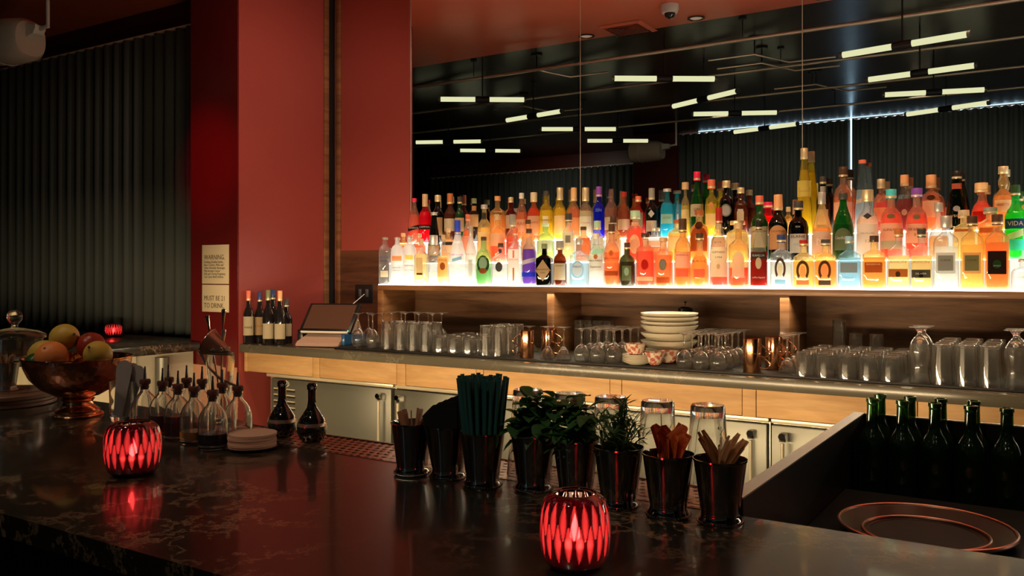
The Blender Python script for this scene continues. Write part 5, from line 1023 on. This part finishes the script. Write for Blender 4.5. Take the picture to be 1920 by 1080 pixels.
# herbs
def herb(name, c, label, n, Lf, wf, spread, hgt, mat, droop, kind):
    t = thing(name, label, 'herbs', (c[0], c[1], ZB+.08)); r_ = random.Random(len(label)); bm = bmesh.new(); st = MB()
    for s in range(14 if kind == 'mint' else 26):
        a = r_.uniform(0, 6.28); lean = r_.uniform(.1, 1)*spread; h = hgt*r_.uniform(.6, 1)
        pts = []
        for i in range(7):
            u = i/6; pts.append(Vector((lean*u**1.3*math.cos(a), lean*u**1.3*math.sin(a), -.03+(h+.03)*u-droop*lean*u**3)))
        st.tube(pts, .0012, 5)
        for i in range(2, 7):
            for j in range(n):
                p = pts[i]+Vector((r_.uniform(-.004, .004),)*3); th = r_.uniform(0, 6.28); el = r_.uniform(-.5, .7) if kind == 'mint' else r_.uniform(.1, 1.1)
                d = Vector((math.cos(th)*math.cos(el), math.sin(th)*math.cos(el), math.sin(el))); w = d.cross(Vector((0, 0, 1))).normalized(); nn = w.cross(d)
                l = Lf*r_.uniform(.6, 1.15); ww = wf*r_.uniform(.7, 1.1); rows = []
                for q2, (s_, k_) in enumerate(((0, .1), (.25, .8), (.5, 1), (.78, .7), (1, .02))):
                    c0 = p+d*l*s_-nn*l*.28*s_*s_
                    rows.append([bm.verts.new(c0-w*ww/2*k_+nn*ww*.22*k_), bm.verts.new(c0), bm.verts.new(c0+w*ww/2*k_+nn*ww*.22*k_)])
                for A, B_ in zip(rows, rows[1:]):
                    for i2 in (0, 1): f = bm.faces.new((A[i2], A[i2+1], B_[i2+1], B_[i2])); f.smooth = True
    me = bpy.data.meshes.new('leaves'); bm.to_mesh(me); bm.free(); link('leaves', me, mat, t, kind='stuff'); st.build('stems', mat, t, kind='stuff')
def leafm(n, c):
    m, nt, o = new(n); N = nt.nodes.new; L = nt.links.new
    a = N('ShaderNodeBsdfPrincipled'); a.inputs['Base Color'].default_value = (*c, 1); a.inputs['Roughness'].default_value = .45; b = N('ShaderNodeBsdfTranslucent'); b.inputs[0].default_value = (c[0]*1.3, c[1]*1.5, c[2], 1)
    x_ = N('ShaderNodeMixShader'); x_.inputs[0].default_value = .25; L(a.outputs[0], x_.inputs[1]); L(b.outputs[0], x_.inputs[2]); L(x_.outputs[0], o.inputs[0]); return m
LM = leafm('mint_leaf', (.055, .17, .05)); LH = leafm('thin_herb_leaf', (.06, .15, .05))
herb('mint_bunch', C4, 'dense bunch of fresh mint spilling over the fourth cup', 3, .042, .026, .062, .125, LM, .8, 'mint')
herb('mint_bunch', C5, 'bunch of fresh mint behind the centre candle', 3, .040, .024, .055, .118, LM, .8, 'mint')
herb('herb_bunch', C6, 'bushy bunch of thin leaved rosemary-like herbs right of the candle', 4, .030, .0042, .060, .115, LH, .6, 'thin')
# inverted pint glasses on the drain board
pint = [(.029, 0), (.031, .003), (.034, .05), (.039, .11), (.0435, .165), (.0445, .175)]
M_pint = glass_mesh('glass', pint, .0028, .022, True, 40)
for k, (u, vt, lb) in enumerate(((990, 728, 'upside-down pint glass behind the mint, leftmost of five'), (1068, 735, 'upside-down pint glass behind the second bunch of mint'), (1145, 742, 'upside-down pint glass behind the thin leaved herbs'),
        (1233, 748, 'upside-down pint glass behind the herbs and orange peels'), (1327, 756, 'upside-down pint glass behind the rightmost cup'))):
    x, y = on_Y(u, 1.545)[0], 1.545
    put('pint_glass', M_pint, x, y, lb, 'upturned pint glasses on the drain board', z=ZB+.0005)
# ------------------------------------------------------------------ dasher bottles
dprof = [(0, .003), (.030, 0), (.0335, .003), (.034, .008), (.034, .062), (.0325, .074), (.028, .086), (.021, .096), (.0145, .103), (.0118, .108), (.0112, .120), (.0128, .121), (.0128, .1245)]
do, di = shell(dprof[1:], .0022, .010, 36)
dm = MB().lathe([(0, 0)]+do+di, 36).mesh('glass_body')
CK = pr('dark_cork', (.12, .035, .022), .6, bump=(200, .3)); TIP = pr('dasher_tip', (.28, .24, .21), .2, 1)
das = [(272, 687, None, 0, 'empty dasher bottle, leftmost of the group'), (305, 690, 'dkred', .052, 'dasher bottle of nearly black bitters behind the red candle'), (316, 684, 'honey', .02, 'dasher bottle in the back row, left of centre'),
 (334, 695, 'dkred', .060, 'dasher bottle filled with dark red bitters, third along the front'), (350, 685, 'tea', .03, 'dasher bottle in the middle of the back row'), (364, 699, 'honey', .030, 'dasher bottle with a little honey yellow liquid'),
 (379, 687, 'tea', .03, 'dasher bottle in the back row near the strainer'), (399, 705, 'ink', .036, 'dasher bottle one third full of black liquid, nearest the camera'), (417, 693, 'tea', .02, 'dasher bottle behind the nearest one, right side'), (446, 698, 'blush', .022, 'dasher bottle with pinkish remains, rightmost behind the coasters')]
LQ = {'dkred': (.10, .006, .008), 'honey': (.75, .42, .10), 'tea': (.35, .13, .04), 'ink': (.006, .006, .006), 'blush': (.70, .42, .32)}
for (u, vt, lq, lh, lb) in das:
    D = (EYE-ZB-.172)*F/(vt-V0); tt = T(u); x, y = D*(-SY+CY*tt), D*(CY+SY*tt)
    t = thing('dasher_bottle', lb, 'bottle', (x, y, ZB), 0, 'glass dasher bottles on the bar')
    link('glass_body', dm, GLASS, t)
    MB().lathe([(0, .112), (.0088, .112), (.0095, .126), (.0135, .127), (.0142, .135), (.0125, .1385), (0, .139)], 24).build('cork', CK, t)
    MB().lathe([(.0045, .1385), (.004, .146), (.0028, .160), (.0022, .172), (0, .1725)], 14).build('spout', TIP, t)
    if lq: MB().lathe([(0, .0112), (.0300, .0112), (.0314, .014), (.0314, lh), (0, lh)], 32).build('liquid', pr('bitters_'+lq, LQ[lq], .05, trans=.6 if lq in ('honey', 'blush', 'tea') else 0, ior=1.33), t)
# coaster stack on black dish
x, y, D = on_z(473, 841, ZB)
t = thing('dish', 'shallow black dish under the stack of coasters', 'dish', (x, y, ZB)); MB().lathe([(0, 0), (.045, 0), (.062, .006), (.064, .008), (.061, .008), (.045, .003), (0, .003)], 48).build('plate', BLK, t)
cm = MB().lathe([(0, 0), (.0555, 0), (.056, .0006), (.056, .0062), (.0555, .0068), (0, .0068)], 56).mesh('coaster')
for k in range(5): put('coaster', cm, x+.001*math.sin(k*2), y+.001*math.cos(k*3), 'round tan card coaster in the stack right of the dasher bottles, %s from bottom' % ORD[k], 'stack of round coasters', 'coaster', ZB+.0035+k*.007, pr('coaster_card', (.72, .48, .34), .7))
# dark round flasks on the drain board
for (u, lb) in ((529, 'dark round bellied flask with long neck, left one by the vents'), (585, 'dark round bellied flask with long neck, right one')):
    x, y = on_Y(u, 1.55)[0], 1.55; D = on_Y(u, 1.55)[1]
    t = thing('flask', lb, 'flask', (x, y, ZB+.0015), 0, 'two dark flasks on the drain board')
    MB().lathe([(0, 0), (.022, 0), (.030, .006), (.0355, .022), (.0365, .036), (.032, .054), (.020, .072), (.0125, .084), (.0105, .10), (.0105, .128), (.0125, .1285), (.0125, .138), (.0085, .144), (0, .1455)], 40).build('body', pr('flask_glass', (.012, .011, .010), .05, coat=.8), t)
    MB().lathe([(.0342, .047), (.0350, .0445), (.0362, .0395), (.0369, .039), (.0369, .0395), (.0358, .0445), (.0348, .0475)], 40, close=True).build('band', pr('flask_band', (.45, .30, .22), .25, .6), t)
    b = bmesh.new(); pts = [(.006*(1 if i % 2 == 0 else .42)*math.sin(i*math.pi/5), .006*(1 if i % 2 == 0 else .42)*math.cos(i*math.pi/5)) for i in range(10)]
    b.faces.new([b.verts.new((px_, -.0128, .1335+pz_)) for px_, pz_ in pts]); me = bpy.data.meshes.new('star'); b.to_mesh(me); b.free(); o = link('star', me, pr('star_grey', (.5, .48, .44), .4), t); o.rotation_euler = (0, 0, math.atan2(-x, y)*-1*-1)
# tall glass with strainers and spoons
x, y, D = on_z(413, 792, ZB)
t = thing('vase_glass', 'tall curved beer glass holding spoons and strainers behind the dasher bottles', 'glass', (x, y, ZB))
o_, i_ = shell([(.030, 0), (.032, .004), (.026, .03), (.027, .07), (.034, .12), (.0385, .17), (.037, .195)], .0025, .014); MB().lathe([(0, 0)]+o_+i_, 40).build('glass', GLASS, t); VG = (x, y)
def inglass(name, label, cat, pts_f):
    t = thing(name, label, cat, (VG[0], VG[1], ZB+.018)); pts_f(t); return t
def spoon(dx, dy, h, tw=True):
    def f(t):
        P = [Vector((-dx*.2+dx*1.0*i/14, -dy*.2+dy*i/14, h*i/14)) for i in range(15)]
        MB().tube(P, [.0022]*13+[.0035, .006], 8).build('handle', pr('spoon_steel', (.6, .5, .42), .15, 1), t)
        MB().lathe([(0, -.006), (.005, -.005), (.0065, 0), (.005, .006), (0, .008)], 12, o=tuple(P[-1])).build('knob', pr('spoon_steel', (1, 1, 1)), t)
    return f
cr_ = Vector((CY, SY, 0))
inglass('bar_spoon', 'long bar spoon standing upright, tallest in the beer glass', 'spoon', spoon(.012*CY, .012*SY, .292))
inglass('bar_spoon', 'bar spoon leaning to the left out of the beer glass', 'spoon', spoon(-.045*CY, -.045*SY, .275))
inglass('bar_spoon', 'shorter bar spoon between the two long ones', 'spoon', spoon(.004, .012, .235))
t = thing('cone_strainer', 'cone shaped metal mesh strainer hooked into the beer glass', 'strainer', (VG[0]-.035*CY, VG[1]-.035*SY, ZB+.225), 0, rot=(0, R(-62), YAW))
MB().lathe([(.002, -.075), (.038, .0), (.040, .0), (.003, -.078)], 36, close=True).build('cone', pr('strainer_mesh', (.42, .28, .20), .35, .8), t)
MB().tube([(.039*math.cos(a*math.pi/18), .039*math.sin(a*math.pi/18), .001) for a in range(36)], .0022, 8, closed=True).build('ring', pr('spoon_steel', (1, 1, 1)), t)
MB().tube([(-.039, 0, .001), (-.06, 0, -.03), (-.075, 0, -.08), (-.07, 0, -.15)], .004, 8).build('handle', pr('spoon_steel', (1, 1, 1)), t)
t = thing('coil_strainer', 'coiled spring bar strainer resting on the beer glass rim', 'strainer', (VG[0]+.008, VG[1]-.01, ZB+.203), YAW)
MB().tube([((.026+.005*math.cos(k*1.05))*math.cos(k*.12), (.026+.005*math.cos(k*1.05))*math.sin(k*.12), .004+.005*math.sin(k*1.05)) for k in range(53)], .0011, 6).build('spring', CHROME, t)
MB().lathe([(0, -.001), (.030, -.001), (.030, .0005), (0, .0005)], 32).build('plate', CHROME, t)
# tumbler with grey paddles
x, y, D = on_z(229, 790, ZB)
put('paddle_glass', glass_mesh('glass', [(.029, 0), (.031, .003), (.033, .06), (.0355, .112)], .0025, .016, False, 36), x, y, 'clear tumbler holding grey rounded paddles beside the fruit bowl', 'paddle glass', z=ZB)
for k, (a, s) in enumerate(((0, 1), (.3, .96), (-.15, .93))):
    pts = [(-.012, 0), (.012, 0), (.020, .10)]+[(.022*math.cos(q*math.pi/8), .128+.024*math.sin(q*math.pi/8)) for q in range(9)]+[(-.020, .10)]
    o = MB().prism(pts, 1, -.0012, .0012).build('paddle', pr('paddle_grey', (.5, .44, .41), .5), None, label='grey rounded paddle in the tumbler, %s' % ('in front', 'leaning right behind', 'at the back')[k], category='paddle', group='grey paddles in the tumbler')
    o.location = (x-.004+.003*k, y-.010+.008*k, ZB+.0185); o.rotation_euler = (R(-2), R(7+6*k)*s, YAW+a*.4); o.scale = (s, 1, s*1.02)
# ------------------------------------------------------------------ fruit bowl
x, y, D = on_z(146, 779, ZB)
BWL = (x, y); RB = .148
t = thing('fruit_bowl', 'hammered copper footed bowl filled with citrus fruit', 'bowl', (x, y, ZB))
CB = pr('hammered_copper', (.80, .33, .20), .13, 1)
nt = CB.node_tree; bs = next(n for n in nt.nodes if n.type == 'BSDF_PRINCIPLED'); v = nt.nodes.new('ShaderNodeTexVoronoi'); v.inputs['Scale'].default_value = 70; tc = nt.nodes.new('ShaderNodeTexCoord'); bp = nt.nodes.new('ShaderNodeBump')
bp.inputs['Strength'].default_value = .5; bp.inputs['Distance'].default_value = .002; nt.links.new(tc.outputs['Object'], v.inputs['Vector']); nt.links.new(v.outputs['Distance'], bp.inputs['Height']); nt.links.new(bp.outputs[0], bs.inputs['Normal'])
MB().lathe([(.0, .052), (.030, .052), (.060, .060), (.100, .082), (.128, .112), (.143, .145), (.147, .168), (.150, .170), (.150, .173), (.145, .172), (.139, .145), (.124, .114), (.096, .086), (.06, .065), (0, .057)], 72).build('bowl', CB, t)
MB().lathe([(.068, 0), (.070, .004), (.066, .010), (.060, .012), (.061, .018), (.050, .024), (.042, .034), (.040, .042), (.046, .050), (.040, .054), (0, .054)], 56).build('foot', pr('copper', (1, 1, 1)), t)
def fruit(kind, du, dy, z, r, mat, label, stretch=1, tilt=(0, 0, 0)):
    fx = BWL[0]+du*CY-dy*SY; fy_ = BWL[1]+du*SY+dy*CY
    t = thing(kind, label, kind, (fx, fy_, ZB+z), rot=tilt, group='fruit in the copper bowl'); mb = MB(); pr_ = []
    n = 20
    for i in range(n+1):
        a = -math.pi/2+math.pi*i/n; rr_ = r*math.cos(a); zz = r*stretch*math.sin(a)
        if kind == 'lemon': zz += r*.16*(1 if a > 0 else -1)*max(0, (abs(a)-1.15)/.42)**1.5
        if kind in ('orange', 'apple', 'grapefruit') and i == n: zz -= r*.06
        pr_.append((max(rr_, 0) if 0 < i < n else 0, zz))
    mb.lathe(pr_, 36); mb.build('skin', mat, t)
    MB().lathe([(0, 0), (.004, .0), (.003, .003), (0, .0032)], 8, o=(0, 0, r*stretch*(1.12 if kind == 'lemon' else .93))).build('stem_button', pr('stem_brown', (.14, .09, .03), .7), t)
YL_ = pr('lemon_skin', (.62, .42, .07), .42, bump=(260, .25)); OR_ = pr('orange_skin', (.80, .26, .07), .42, bump=(260, .25)); RD_ = pr('apple_skin', (.33, .035, .02), .3); GN_ = pr('lime_skin', (.012, .07, .015), .35, bump=(260, .2))
fruit('lemon', -.098, -.005, .180, .040, YL_, 'lemon at the left side of the copper bowl', 1.15, (.3, 1.2, .4))
fruit('lemon', -.046, .012, .228, .039, YL_, 'lemon on top of the pile, highest fruit', 1.2, (.2, 1.35, .2))
fruit('orange', -.030, -.088, .180, .044, OR_, 'large orange in front of the pile', 1, (.75, .5, 0))
fruit('apple', .028, .02, .203, .040, RD_, 'dark red round fruit between the top lemon and the right lemon', .97, (.5, .2, 0))
fruit('lemon', .078, -.04, .182, .039, YL_, 'lemon at the right side of the copper bowl', 1.05, (.9, .5, 0))
fruit('lime', -.090, -.062, .160, .028, GN_, 'dark green lime tucked between left lemon and orange', 1.08, (.4, 1.1, 0))
fruit('lemon', .020, -.035, .118, .031, YL_, 'lemon mostly hidden low in the bowl beside the orange', 1.1, (.4, 1.1, 1))
# ------------------------------------------------------------------ wooden board with glass cloche at the left edge
x, y, D = on_z(4, 757, ZB)
BX, BYY = x, y
t = thing('wooden_board', 'thick round wooden board at the left edge under the glass jar', 'board', (x, y, ZB))
MB().lathe([(0, 0), (.150, 0), (.155, .003), (.155, .012), (.150, .015), (.150, .022), (.158, .024), (.161, .027), (.161, .037), (.158, .040), (0, .040)], 72).build('board', wood('board_wood', (.10, .045, .025), (.24, .12, .07), .5), t)
zb_ = ZB+.0405
x += .040*CY; y += .040*SY; CG = thin('cloche_glass', (.93, .93, .92), 1.0, .06, .03)
t = thing('glass_jar', 'clear glass jar with a ball knobbed lid standing on the wooden board', 'glass jar', (x, y, zb_))
MB().lathe([(.078, 0), (.082, .002), (.083, .14), (.082, .168), (.0795, .168), (.0800, .14), (.079, .003)], 64, close=True).build('jar', CG, t)
ld = MB().lathe([(.088, .1690), (.091, .172), (.091, .178), (.086, .182), (.070, .190), (.03, .199), (.012, .202), (.0, .2025), (.0, .199), (.03, .196), (.07, .187), (.082, .179), (.086, .172)], 64).build('lid', CG, t)
MB().lathe([(0, .2030), (.011, .203), (.009, .211), (.014, .217), (.021, .226), (.0235, .237), (.021, .248), (.013, .257), (0, .260)], 32).build('knob', GLASS, ld)
cx, cy_ = x-.026*CY, y-.026*SY
o = dup(cup0, (cx, cy_, zb_+.0005), 1, 'silver cup of wooden sticks inside the glass jar'); o.scale = (.85, .85, .85)
o['group'] = 'cup in the glass jar'
for k in range(12):
    a = k*1.3; p = (cx-.012*math.cos(a), cy_-.012*math.sin(a), zb_+.02); q_ = (cx+.022*math.cos(a), cy_+.022*math.sin(a), zb_+.112)
    o = link('wooden_stick', sm_ if False else bpy.data.meshes['stick'], None, None, p, rodq(p, q_), label='flat wooden stick in the cup in the glass jar', category='stick', group='wooden sticks in the glass jar'); o.scale = (1, 1, .85+.05*rnd.random())

# labels that say which one, counted across the cup as seen from the bar's guest side
def number(objs, what, tail):
    def u_of(o):
        tip = o.matrix_basis @ Vector((0, 0, .1)); d = -SY*tip.x+CY*tip.y; return (CY*tip.x+SY*tip.y)/d
    for k, o in enumerate(sorted(objs, key=u_of)): o['label'] = '%s, %s from the left %s' % (what, (ORD+['thirteenth', 'fourteenth'])[k], tail)
for g, w, tl_ in (('wooden sticks in the leftmost cup', 'short flat wooden stick', 'in the leftmost silver cup'), ('wooden sticks in the glass jar', 'wooden stick', 'in the cup in the glass jar'),
                 ('orange peels in the seventh cup', 'strip of orange peel', 'in the orange peel cup'), ('pale peel sticks in the rightmost cup', 'pale peel stick', 'in the rightmost silver cup')):
    number([o for o in C.objects if o.get('group') == g and o.get('category')], w, tl_)
